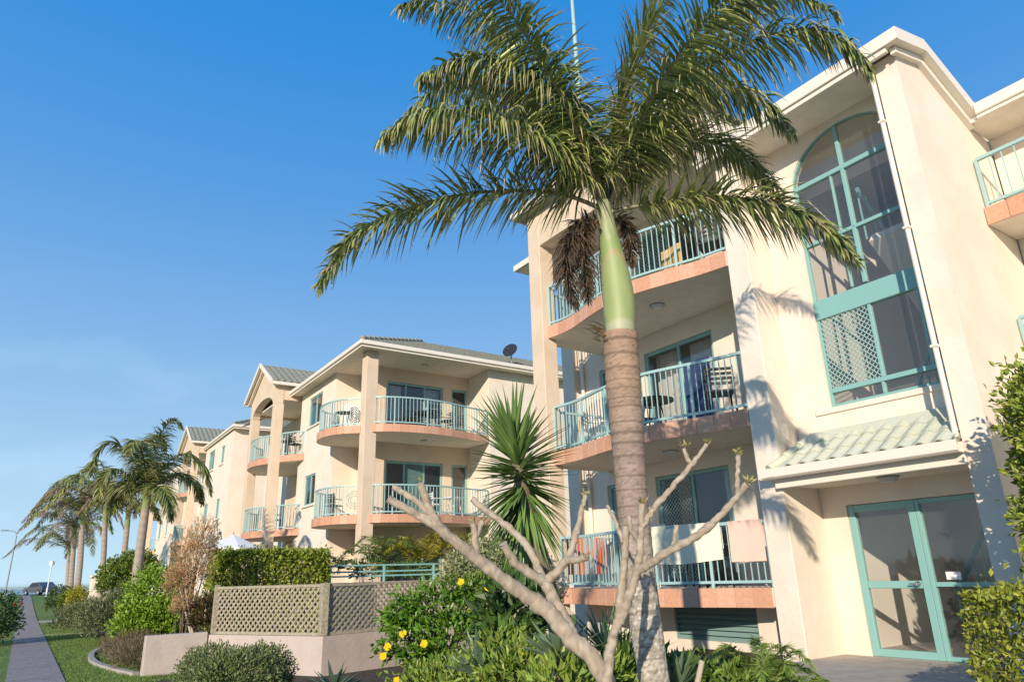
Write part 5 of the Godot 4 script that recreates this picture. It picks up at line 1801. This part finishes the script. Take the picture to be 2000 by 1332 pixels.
func make_frangipanis() -> void:
	var T := thing("frangipani_tree", "pruned bare frangipani with thick limbs spreading left below the yucca", "tree", Vector3(3.243, 0.660, -3.806) * Vector3(1, 0, 1), "pruned frangipanis in front of the palm")
	var mb := MB.new()
	limb(mb, [Vector3(3.274, 0.158, -3.779), Vector3(3.248, 0.925, -3.802), Vector3(3.071, 1.187, -3.945), Vector3(2.964, 1.358, -4.027), Vector3(2.885, 1.422, -4.084)], [42, 38, 38, 42, 36])
	part("trunk", mb, M.branch, T)
	var L := [
		[[Vector3(2.935, 1.388, -4.048), Vector3(2.754, 1.511, -4.113), Vector3(2.562, 1.664, -4.177), Vector3(2.379, 1.802, -4.227), Vector3(2.211, 1.935, -4.260), Vector3(2.074, 2.018, -4.329), Vector3(1.940, 2.100, -4.390)], [36, 33, 30, 27, 24, 20, 16]],
		[[Vector3(2.340, 1.836, -4.248), Vector3(2.260, 1.983, -4.348), Vector3(2.185, 2.092, -4.442), Vector3(2.055, 2.198, -4.558)], [20, 17, 16, 13]],
		[[Vector3(2.316, 1.857, -4.261), Vector3(2.226, 1.958, -4.253), Vector3(2.164, 2.074, -4.262), Vector3(2.113, 2.193, -4.254)], [24, 21, 19, 16]],
		[[Vector3(3.090, 1.174, -3.931), Vector3(3.072, 1.315, -4.008), Vector3(3.057, 1.421, -4.082), Vector3(3.010, 1.546, -4.117)], [34, 31, 28, 27]],
		[[Vector3(3.016, 1.529, -4.113), Vector3(2.914, 1.593, -4.125), Vector3(2.783, 1.673, -4.154), Vector3(2.697, 1.798, -4.151)], [26, 23, 21, 18]],
		[[Vector3(2.994, 1.564, -4.129), Vector3(2.965, 1.755, -4.211), Vector3(2.873, 1.913, -4.335), Vector3(2.744, 2.042, -4.440), Vector3(2.671, 2.133, -4.520)], [22, 20, 19, 17, 14]],
		[[Vector3(3.010, 1.540, -4.117), Vector3(3.087, 1.608, -4.060), Vector3(3.187, 1.715, -4.045), Vector3(3.269, 1.898, -4.044), Vector3(3.355, 2.132, -4.038)], [25, 21, 18, 15, 11]],
		[[Vector3(3.153, 1.681, -4.034), Vector3(3.157, 1.671, -3.942), Vector3(3.178, 1.695, -3.860)], [20, 18, 15]],
		[[Vector3(2.503, 1.714, -4.189), Vector3(2.508, 1.858, -4.209), Vector3(2.491, 1.943, -4.219)], [18, 16, 14]],
		[[Vector3(2.511, 1.841, -4.208), Vector3(2.577, 1.944, -4.226)], [14, 12]]]
	for q in L:
		mb = MB.new()
		limb(mb, q[0], q[1])
		part("limb", mb, M.branch, T)
	mb = MB.new()
	for p in [Vector3(3.355, 2.140, -4.038), Vector3(2.116, 2.206, -4.253), Vector3(3.184, 1.701, -3.855), Vector3(2.500, 1.949, -4.214)]:
		mb = MB.new()
		tuft(mb, p, Vector3.UP, 14, 0.055)
		part("leaf_tuft", mb, M.leaf, T)
	T = thing("frangipani_tree", "pruned bare frangipani with slender limbs reaching right across the palm trunk", "tree", Vector3(3.128, 0.753, -3.641) * Vector3(1, 0, 1), "pruned frangipanis in front of the palm")
	mb = MB.new()
	limb(mb, [Vector3(3.052, 0.215, -3.705), Vector3(3.131, 1.068, -3.638), Vector3(3.190, 1.300, -3.587), Vector3(3.227, 1.560, -3.553), Vector3(3.245, 1.709, -3.537), Vector3(3.262, 1.870, -3.521)], [34, 28, 25, 22, 19, 16])
	part("trunk", mb, M.branch, T)
	L = [
		[[Vector3(3.194, 1.290, -3.583), Vector3(3.232, 1.427, -3.522), Vector3(3.265, 1.602, -3.450), Vector3(3.285, 1.736, -3.431), Vector3(3.304, 1.960, -3.413), Vector3(3.312, 2.009, -3.405)], [22, 20, 19, 17, 15, 13]],
		[[Vector3(3.264, 1.595, -3.450), Vector3(3.295, 1.696, -3.210), Vector3(3.380, 1.813, -2.971), Vector3(3.453, 1.957, -2.808), Vector3(3.486, 2.065, -2.685)], [19, 18, 17, 15, 12]],
		[[Vector3(3.295, 1.863, -3.421), Vector3(3.404, 1.993, -3.384), Vector3(3.526, 2.122, -3.331), Vector3(3.659, 2.264, -3.259), Vector3(3.773, 2.403, -3.204)], [16, 14, 13, 12, 9]],
		[[Vector3(3.661, 2.267, -3.257), Vector3(3.642, 2.314, -3.278), Vector3(3.635, 2.381, -3.286)], [11, 10, 9]],
		[[Vector3(3.467, 2.004, -2.758), Vector3(3.529, 2.126, -2.793), Vector3(3.583, 2.256, -2.804)], [11, 10, 9]],
		[[Vector3(3.322, 1.710, -3.182), Vector3(3.375, 1.803, -3.199), Vector3(3.384, 1.864, -3.190)], [12, 10, 9]],
		[[Vector3(3.242, 1.773, -3.540), Vector3(3.246, 1.908, -3.604), Vector3(3.241, 2.022, -3.675)], [12, 10, 8]],
		[[Vector3(3.285, 1.768, -3.431), Vector3(3.212, 1.847, -3.431), Vector3(3.208, 1.934, -3.435)], [12, 11, 10]]]
	for q in L:
		mb = MB.new()
		limb(mb, q[0], q[1])
		part("limb", mb, M.branch, T)
	mb = MB.new()
	for p in [Vector3(3.776, 2.410, -3.201), Vector3(3.636, 2.395, -3.285), Vector3(3.584, 2.269, -2.803), Vector3(3.490, 2.071, -2.680), Vector3(3.312, 2.019, -3.405)]:
		mb = MB.new()
		tuft(mb, p, Vector3.UP, 16, 0.065)
		part("leaf_tuft", mb, M.leaf, T)

func make_yucca() -> void:
	var b := Vector3(3.631, 0.796, -4.776)
	var T := thing("yucca", "tall yucca with a spiky rosette of sword leaves between the buildings", "yucca", Vector3(b.x, 0, b.z))
	var mb := MB.new()
	mb.col = Color(0.16, 0.13, 0.09)
	mb.tube(smooth([Vector3(b.x, -0.1, b.z), Vector3(3.608, 1.167, -4.794), Vector3(3.538, 1.636, -4.846), Vector3(3.442, 2.090, -4.914), Vector3(3.383, 2.545, -4.955)], 0.1), smooth_radii(0.07, 0.05, 60), 9, false)
	part("trunk", mb, M.bark, T)
	mb = MB.new()
	for k in 340:
		var f := k / 340.0
		var p: Vector3 = Vector3(3.360, 2.665, -4.971).lerp(Vector3(3.449, 2.090, -4.909), pow(f, 0.8))
		var an := rng.randf() * TAU
		var el := lerpf(1.35, -1.15, pow(f, 0.75)) + rng.randf_range(-0.25, 0.25)
		var d := Vector3(cos(an) * cos(el), sin(el), sin(an) * cos(el))
		var L := rng.randf_range(0.5, 0.64) * lerpf(0.74, 1.08, absf(sin(el)))
		var c := mix_leaf(Color(0.08, 0.15, 0.04), Color(0.19, 0.30, 0.08))
		mb.blade(p, d, L, 0.042, 0.22 if f < 0.6 else 0.5, 4, c, c * 0.9, 0.25)
	part("leaves", mb, M.gloss_leaf, T)

func smooth_radii(a: float, b: float, n: int) -> Array:
	var o := []
	for i in n: o.append(lerpf(a, b, float(i) / (n - 1)))
	return o

func rosette(called: String, label: String, p: Vector3, n: int, L: float, w: float, a: Color, b: Color, elo := 0.3, ehi := 1.3, droop := 0.4, group := "") -> void:
	var T := thing(called, label, "plant", Vector3(p.x, terrain(p.z), p.z), group)
	var mb := MB.new()
	for k in n:
		var an := k * 2.399 + rng.randf_range(-0.2, 0.2)
		var el := lerpf(ehi, elo, sqrt(float(k) / n)) * rng.randf_range(0.85, 1.15)
		var d := Vector3(cos(an) * cos(el), sin(el), sin(an) * cos(el))
		var c := mix_leaf(a, b)
		mb.blade(p, d, L * rng.randf_range(0.75, 1.1), w, droop * rng.randf_range(0.7, 1.3), 5, c, c, 0.3)
	part("leaves", mb, M.leaf, T)
	mb = MB.new()
	mb.col = Color(0.12, 0.10, 0.06)
	mb.tube([Vector3(p.x, -0.05, p.z), p + Vector3(0, 0.02, 0)], [0.05, 0.04], 7)
	part("stem", mb, M.bark, T)

func cane_palm(label: String, p: Vector3, nf: int, L: float, a: Color, b: Color, lo := 0.6, cat := "palm", group := "cane palms on the terrace", called := "cane_palm", dens := 26, lw := 0.03) -> void:
	var T := thing(called, label, cat, Vector3(p.x, terrain(p.z), p.z), group)
	for k in nf:
		var an := k * 2.399 + rng.randf_range(-0.3, 0.3)
		var el := rng.randf_range(lo, 1.45)
		var d := Vector3(cos(an), 0, sin(an))
		var l := L * rng.randf_range(0.75, 1.1)
		var q := p + Vector3(rng.randf_range(-0.1, 0.1), 0, rng.randf_range(-0.1, 0.1))
		var mb := MB.new()
		frond(mb, [q, q + (d * cos(el) + Vector3.UP * sin(el)) * l * 0.45, q + d * l * 0.7 * cos(el * 0.8) + Vector3.UP * l * sin(el) * 0.72, q + d * l * (0.95 * cos(el * 0.7)) + Vector3.UP * l * (sin(el) * 0.75 - 0.18)], dens, L * (0.27 if dens < 50 else 0.17), lw, 0.5, a, b, b, 0.25 if dens < 50 else 0.1, 0.35, 3, 0.012)
		part("frond", mb, M.leaf, T)

func make_plants() -> void:
	lumps = FastNoiseLite.new()
	lumps.seed = 5
	lumps.frequency = 1.0
	make_big_palm()
	make_frangipanis()
	make_yucca()
	# palms down the path
	far_palm(Vector3(2.935, 1.498, -25.834) * Vector3(1, 0, 1), Vector3(2.927, 4.584, -25.835), 0.17, 3.0, 13, "palm with leaning pale trunk standing between the lime shrub and arched bay", Vector3(-0.15, 0, 0), 0.0, 3, [[Vector3(2.376, 5.593, -26.092), Vector3(1.751, 6.133, -26.242), Vector3(1.367, 5.787, -26.365), Vector3(1.307, 4.987, -26.368)], [Vector3(2.994, 5.764, -25.827), Vector3(3.134, 6.533, -25.710), Vector3(3.385, 6.917, -25.577), Vector3(3.667, 6.617, -25.437)], [Vector3(3.331, 5.380, -25.382), Vector3(3.840, 5.680, -24.906), Vector3(4.359, 5.166, -24.617), Vector3(4.635, 4.335, -24.465)], [Vector3(3.512, 5.096, -26.367), Vector3(4.061, 5.278, -26.895), Vector3(4.662, 4.895, -27.203), Vector3(4.928, 4.289, -27.360)], [Vector3(2.289, 4.938, -25.598), Vector3(1.834, 5.123, -25.334), Vector3(1.558, 4.767, -25.152), Vector3(1.502, 4.132, -25.055)], [Vector3(2.600, 4.834, -26.674), Vector3(2.321, 4.895, -27.302), Vector3(2.135, 4.502, -27.718), Vector3(2.170, 3.921, -27.916)], [Vector3(2.943, 5.636, -26.739), Vector3(3.027, 6.468, -27.433), Vector3(3.290, 6.756, -27.907), Vector3(3.592, 6.258, -28.172)], [Vector3(3.024, 4.600, -25.219), Vector3(3.219, 4.457, -24.590), Vector3(3.405, 3.958, -24.262), Vector3(3.473, 3.486, -24.152)], [Vector3(2.633, 5.405, -25.263), Vector3(2.392, 5.824, -24.684), Vector3(2.198, 5.874, -24.301), Vector3(2.057, 5.422, -24.012)]])
	far_palm(Vector3(2.826, 1.092, -35.889) * Vector3(1, 0, 1), Vector3(2.476, 5.019, -35.915), 0.14, 2.9, 12, "slim palm standing beside the pale square pillar", Vector3(-0.05, 0.05, 0), 0.1, 4)
	far_palm(Vector3(4.125, 1.456, -41.797) * Vector3(1, 0, 1), Vector3(3.978, 5.221, -41.811), 0.17, 2.6, 11, "palm with short trunk close to the farther balconies", Vector3(0, 0.05, 0), 0.1, 5)
	far_palm(Vector3(2.715, 1.223, -49.926) * Vector3(1, 0, 1), Vector3(2.300, 5.872, -49.947), 0.20, 3.2, 14, "bushy palm with many brown fronds behind the pale pillar", Vector3(-0.1, 0.1, 0), 0.25, 6)
	far_palm(Vector3(2.852, 1.174, -57.930) * Vector3(1, 0, 1), Vector3(2.363, 5.516, -57.952), 0.2, 3.6, 14, "windblown palm with brown fronds reaching over the path", Vector3(-0.2, 0.05, 0), 0.5, 7)
	far_palm(Vector3(3.157, 1.097, -69.929) * Vector3(1, 0, 1), Vector3(2.731, 4.689, -69.947), 0.2, 4.0, 13, "farthest windblown brownish palm toward the sea", Vector3(-0.3, 0.05, 0), 0.55, 8)
	# clipped hedge behind the lattice
	var T := thing("clipped_hedge", "clipped green hedge above the timber lattice", "hedge", Vector3(5.5, 0, -18.5))
	var mb := MB.new()
	hedge_foliage(mb, Vector3(3.7, 0.3, -19.1), Vector3(6.45, 2.30, -18.0), 26000, 0.085, 0.05, Color(0.13, 0.20, 0.02), Color(0.32, 0.36, 0.04), -0.08)
	part("foliage", mb, M.leaf, T)
	hedge_twigs(T, Vector3(3.8, 0.0, -19.0), Vector3(6.35, 2.2, -18.1), 160)
	# box hedge by the entrance
	T = thing("clipped_hedge", "clipped box hedge beside the glass entrance", "hedge", Vector3(6.9, 0, -2.8))
	mb = MB.new()
	hedge_foliage(mb, Vector3(6.35, 0.1, -3.05), Vector3(8.6, 1.36, -1.0), 26000, 0.05, 0.03, Color(0.12, 0.18, 0.018), Color(0.33, 0.33, 0.04), 0.0)
	part("foliage", mb, M.leaf, T)
	hedge_twigs(T, Vector3(6.5, 0.0, -2.9), Vector3(8.45, 1.25, -1.1), 140)
	# taller bush at the wall
	shrub("tall_bush", "tall light green bush against the tower side wall", [[Vector3(8.6, 2.0, -2.62), Vector3(0.72, 0.9, 0.58)], [Vector3(8.55, 2.85, -2.5), Vector3(0.6, 0.75, 0.62)], [Vector3(8.7, 1.2, -2.5), Vector3(0.6, 0.7, 0.5)]], 22000, 0.085, 0.05, Color(0.15, 0.22, 0.02), Color(0.34, 0.38, 0.06), "", 0.35)
	# shrubs along the lawn
	shrub("round_shrub", "bright lime green rounded shrub beside the lawn", [[Vector3(2.885, 1.070, -20.801), Vector3(0.82, 0.98, 0.8)], [Vector3(2.683, 0.618, -20.324), Vector3(0.75, 0.65, 0.6)], [Vector3(3.090, 0.720, -20.063), Vector3(0.7, 0.6, 0.6)]], 15000, 0.085, 0.05, Color(0.12, 0.23, 0.015), Color(0.27, 0.40, 0.03), "", 0.25)
	shrub("wispy_shrub", "rusty pink wispy shrub on pale stems behind the short wall", [[Vector3(2.918, 1.962, -16.748), Vector3(0.38, 0.65, 0.35)], [Vector3(3.187, 2.457, -17.207), Vector3(0.32, 0.5, 0.3)], [Vector3(2.736, 1.658, -16.778), Vector3(0.28, 0.4, 0.25)], [Vector3(2.849, 1.201, -16.557), Vector3(0.25, 0.3, 0.25)]], 4600, 0.10, 0.016, Color(0.48, 0.25, 0.14), Color(0.46, 0.34, 0.15), "", 0.5, 0.8)
	mb = MB.new()
	mb.col = Color(0.52, 0.44, 0.33)
	for k in 6:
		var q: Vector3 = Vector3(3.161, 0.498, -16.500) + Vector3(rng.randf_range(-0.15, 0.15), -0.5, rng.randf_range(-0.1, 0.1))
		mb.tube([q * Vector3(1, 0, 1), q + Vector3(rng.randf_range(-0.1, 0.1), 0.5, 0), q + Vector3(rng.randf_range(-0.35, 0.3), 1.5, rng.randf_range(-0.1, 0.1))], [0.03, 0.025, 0.012], 7)
	part("pale_stems", mb, M.branch, get_node("wispy_shrub"))
	shrub("dark_shrub", "dark red-leaved shrub behind the short wall", [[Vector3(3.264, 0.990, -16.276), Vector3(0.35, 0.4, 0.35)]], 1600, 0.08, 0.04, Color(0.06, 0.02, 0.015), Color(0.10, 0.09, 0.02))
	shrub("grey_shrub", "grey-green spreading shrubs with narrow leaves beside the lawn", [[Vector3(2.300, 0.695, -24.894), Vector3(0.9, 0.6, 0.9)], [Vector3(1.942, 0.651, -27.933), Vector3(0.9, 0.5, 1.0)], [Vector3(2.589, 1.007, -24.866), Vector3(0.55, 0.55, 0.6)]], 11000, 0.12, 0.03, Color(0.10, 0.125, 0.05), Color(0.20, 0.22, 0.09), "", 0.4, 0.5)
	shrub("bushy_shrub", "green bushy shrub at the foot of the leaning palm", [[Vector3(2.882, 1.837, -28.856), Vector3(0.8, 0.7, 0.8)], [Vector3(3.346, 2.188, -29.813), Vector3(0.7, 0.6, 0.7)]], 8000, 0.12, 0.06, Color(0.08, 0.14, 0.02), Color(0.22, 0.28, 0.04))
	shrub("tufted_groundcover", "low brownish tufted plants along the lawn edging", [[Vector3(2.35, 0.22, -19.6), Vector3(0.6, 0.3, 1.5)], [Vector3(2.2, 0.2, -17.4), Vector3(0.45, 0.26, 1.3)], [Vector3(2.7, 0.25, -22.4), Vector3(0.6, 0.32, 1.4)]], 11000, 0.14, 0.012, Color(0.14, 0.11, 0.06), Color(0.20, 0.17, 0.09), "", 0.35, 0.9)
	shrub("low_shrub", "small dark green shrub in front of the grey-green shrubs", [[Vector3(2.75, 0.4, -21.8), Vector3(0.5, 0.4, 0.5)]], 1500, 0.07, 0.03, Color(0.06, 0.11, 0.015), Color(0.13, 0.2, 0.03))
	shrub("round_shrub", "dark clipped shrub on the lawn near the bollard", [[Vector3(1.952, 0.919, -49.962), Vector3(0.75, 0.8, 0.9)]], 1800, 0.12, 0.06, Color(0.035, 0.07, 0.012), Color(0.08, 0.13, 0.02))
	shrub("round_shrub", "yellow-leaved shrub beside the pale square pillar", [[Vector3(2.654, 0.914, -47.927), Vector3(0.55, 0.75, 0.6)]], 1500, 0.12, 0.06, Color(0.25, 0.24, 0.01), Color(0.40, 0.36, 0.02))
	shrub("round_shrub", "mid green shrub between the dark and yellow shrubs", [[Vector3(2.346, 0.833, -48.944), Vector3(0.6, 0.65, 0.6)]], 1500, 0.12, 0.06, Color(0.08, 0.13, 0.012), Color(0.17, 0.22, 0.02))
	shrub("flowering_bush", "dark green bush with red flowers across the path", [[Vector3(-1.0, 0.75, -27.5), Vector3(1.1, 0.85, 1.1)]], 4200, 0.11, 0.055, Color(0.03, 0.075, 0.015), Color(0.09, 0.16, 0.03))
	for k in 16:
		mb = MB.new()
		var d := rand_dir()
		var p := Vector3(-1.0, 0.75, -27.5) + d * Vector3(1.15, 0.85, 1.15)
		mb.col = Color(0.55, 0.05, 0.03)
		for j in 5: mb.leaf(p, (d + rand_dir()).normalized(), rand_dir(), 0.09, 0.06)
		part("flower", mb, M.flower, get_node("flowering_bush"))
	shrub("grey_bush", "low grey-green mounded bush in front of the pinkish wall", [[Vector3(2.282, 0.437, -10.761), Vector3(0.46, 0.38, 0.45)], [Vector3(2.849, 0.409, -10.625), Vector3(0.5, 0.38, 0.45)], [Vector3(2.479, 0.362, -10.306), Vector3(0.6, 0.4, 0.45)]], 17000, 0.048, 0.022, Color(0.09, 0.13, 0.04), Color(0.21, 0.25, 0.09), "", 0.15, 0.5)
	# yellow trumpet shrub over the lattice
	shrub("flowering_shrub", "glossy green shrub with yellow trumpet flowers spilling over the lattice", [[Vector3(5.573, 1.059, -10.627), Vector3(0.7, 0.42, 0.35)], [Vector3(5.044, 0.618, -10.446), Vector3(0.45, 0.35, 0.3)], [Vector3(5.664, 0.519, -10.123), Vector3(0.6, 0.5, 0.35)], [Vector3(5.023, 1.008, -10.788), Vector3(0.3, 0.25, 0.25)], [Vector3(6.302, 1.302, -10.563), Vector3(0.4, 0.28, 0.25)]], 3000, 0.13, 0.055, Color(0.045, 0.13, 0.01), Color(0.14, 0.26, 0.02), "", 0.55, 0.2, M.gloss_leaf)
	var FS := get_node("flowering_shrub")
	for p in [Vector3(4.524, 0.517, -10.246), Vector3(4.581, 0.638, -10.220), Vector3(4.780, 0.809, -10.129), Vector3(5.012, 0.666, -9.904), Vector3(5.786, 1.500, -10.169), Vector3(6.155, 1.387, -9.950), Vector3(5.886, 1.126, -9.996), Vector3(4.628, 0.208, -9.979), Vector3(4.526, 0.832, -6.597), Vector3(6.098, 1.252, -9.986)]:
		mb = MB.new()
		mb.col = Color(0.85, 0.58, 0.01)
		for j in 5:
			var a := TAU * j / 5 + rng.randf()
			var fd := Vector3(-0.5, 0.25, 0.6).normalized()
			var e := (fd.cross(Vector3.UP).normalized() * cos(a) + fd.cross(fd.cross(Vector3.UP)).normalized() * sin(a) + fd * 0.35).normalized()
			mb.leaf(p, e, e.cross(fd).normalized(), 0.068, 0.07)
		mb.col = Color(0.7, 0.40, 0.01)
		mb.tube([p - Vector3(-0.05, 0.05, 0.05), p], [0.012, 0.03], 7, false)
		part("flower", mb, M.flower, FS)
	shrub("variegated_shrub", "pale variegated shrub behind the yellow flowering shrub", [[Vector3(6.821, 1.751, -11.067), Vector3(0.65, 0.5, 0.5)], [Vector3(7.209, 1.912, -10.818), Vector3(0.6, 0.5, 0.5)], [Vector3(6.429, 1.634, -11.299), Vector3(0.4, 0.3, 0.4)]], 5000, 0.075, 0.04, Color(0.17, 0.21, 0.07), Color(0.36, 0.38, 0.20), "", 0.35)
	shrub("broadleaf_plant", "dark broad-leaved plant at the end of the garden wall", [[Vector3(4.972, 1.051, -7.502), Vector3(0.4, 0.45, 0.35)], [Vector3(5.364, 1.291, -7.841), Vector3(0.35, 0.35, 0.3)]], 420, 0.26, 0.11, Color(0.025, 0.06, 0.015), Color(0.08, 0.15, 0.035), "", 0.3, 0.4, M.gloss_leaf)
	# terrace cane palms
	cane_palm("green cane palm behind the terrace rail", Vector3(9.384, 1.702, -21.545), 13, 1.7, Color(0.06, 0.11, 0.02), Color(0.16, 0.22, 0.03))
	cane_palm("yellowish cane palm in the middle of the terrace", Vector3(10.546, 1.728, -21.001), 14, 1.7, Color(0.20, 0.19, 0.01), Color(0.38, 0.30, 0.02))
	cane_palm("olive cane palm under the corner balcony", Vector3(11.552, 1.742, -20.465), 13, 1.7, Color(0.14, 0.15, 0.02), Color(0.26, 0.24, 0.03))
	cane_palm("small cane palm at the left end of the terrace rail", Vector3(7.555, 1.733, -20.662), 7, 0.9, Color(0.03, 0.07, 0.015), Color(0.09, 0.15, 0.03))
	shrub("terrace_plant", "low green potted plants behind the terrace rail", [[Vector3(8.822, 1.861, -21.241), Vector3(0.6, 0.3, 0.3)], [Vector3(9.966, 1.782, -20.729), Vector3(0.9, 0.25, 0.3)]], 900, 0.16, 0.06, Color(0.05, 0.10, 0.02), Color(0.12, 0.2, 0.04))
	# foreground bed
	rosette("agave", "blue-green agave in front of the corner of the pinkish wall", Vector3(3.298, 0.316, -8.909), 22, 0.42, 0.08, Color(0.05, 0.09, 0.06), Color(0.10, 0.15, 0.10), 0.3, 1.3, 0.15)
	rosette("agave", "pale blue-green agave below the yellow flowering shrub", Vector3(4.113, 0.601, -6.862), 26, 0.5, 0.10, Color(0.10, 0.17, 0.11), Color(0.19, 0.27, 0.18), 0.35, 1.35, 0.15)
	rosette("agave", "soft grey-green agave under the thick frangipani limb", Vector3(3.371, 0.987, -4.472), 30, 0.34, 0.085, Color(0.10, 0.16, 0.09), Color(0.18, 0.25, 0.14), 0.35, 1.35, 0.15)
	rosette("agave", "tall pale agave right beside the big palm trunk", Vector3(4.860, 0.618, -4.756), 20, 0.40, 0.08, Color(0.08, 0.14, 0.07), Color(0.17, 0.24, 0.12), 0.7, 1.5, 0.1)
	rosette("strap_plant", "strappy green plant between frangipani stem and palm trunk", Vector3(4.782, 0.670, -5.382), 46, 0.62, 0.035, Color(0.05, 0.11, 0.02), Color(0.14, 0.22, 0.05), 0.7, 1.5, 0.5)
	rosette("strap_plant", "blue-green strappy plant below the lowest balcony", Vector3(5.316, 0.768, -6.243), 40, 0.6, 0.04, Color(0.08, 0.15, 0.09), Color(0.15, 0.24, 0.14), 0.5, 1.5, 0.4)
	shrub("mixed_groundcover", "light green leafy groundcover under the frangipani", [[Vector3(4.312, 0.590, -6.258), Vector3(0.6, 0.35, 0.4)], [Vector3(4.452, 0.717, -6.886), Vector3(0.45, 0.3, 0.3)], [Vector3(4.438, 0.380, -8.059), Vector3(0.8, 0.3, 0.4)], [Vector3(4.220, 0.645, -5.332), Vector3(0.5, 0.25, 0.4)], [Vector3(4.389, 0.421, -7.162), Vector3(0.6, 0.35, 0.4)], [Vector3(3.253, 0.861, -4.310), Vector3(0.28, 0.16, 0.2)]], 5600, 0.10, 0.035, Color(0.10, 0.19, 0.02), Color(0.26, 0.33, 0.05), "", 0.5, 0.5)
	shrub("mixed_groundcover", "leafy green groundcover right of the palm trunk", [[Vector3(5.576, 0.437, -5.164), Vector3(0.7, 0.3, 0.4)], [Vector3(5.070, 0.554, -5.390), Vector3(0.5, 0.3, 0.3)], [Vector3(5.853, 0.420, -4.848), Vector3(0.5, 0.25, 0.3)]], 3600, 0.11, 0.04, Color(0.06, 0.13, 0.015), Color(0.17, 0.26, 0.04), "", 0.5, 0.5)
	cane_palm("low cycad with arching fronds beside the entrance paving", Vector3(5.972, 0.308, -4.700), 24, 0.9, Color(0.07, 0.15, 0.02), Color(0.24, 0.34, 0.06), 0.25, "cycad", "cycads in the bed", "cycad", 75, 0.011)
	cane_palm("low cycad with arching fronds next to the palm trunk", Vector3(5.354, 0.252, -4.814), 18, 0.55, Color(0.07, 0.15, 0.02), Color(0.24, 0.34, 0.06), 0.3, "cycad", "cycads in the bed", "cycad", 70, 0.011)
	mb = MB.new()
	mb.col = Color(0.45, 0.38, 0.28)
	mb.tube([Vector3(4.755, 0.361, -4.578), Vector3(4.869, 0.862, -4.456)], [0.028, 0.024], 8)
	tag(part("cut_stump", mb, M.branch, self), "cut bare stump in the bed right of the palm trunk", "stump")
	# lawn grass blades near enough to be seen
	mb = MB.new()
	for k in 26000:
		var z := -14.5 - 26.0 * pow(rng.randf(), 1.3)
		var x := rng.randf_range(0.9, 2.6)
		if rng.randf() < 0.2: x = rng.randf_range(-2.0, -0.02)
		var c := mix_leaf(Color(0.10, 0.17, 0.03), Color(0.19, 0.27, 0.05))
		mb.col = c
		mb.leaf(Vector3(x, 0, z), (Vector3.UP + rand_dir() * 0.6).normalized(), rand_dir(), 0.05, 0.012)
	var gl := part("grass", mb, M.leaf, self)
	tag(gl, "short green lawn grass beside the path", "grass", "", "stuff")
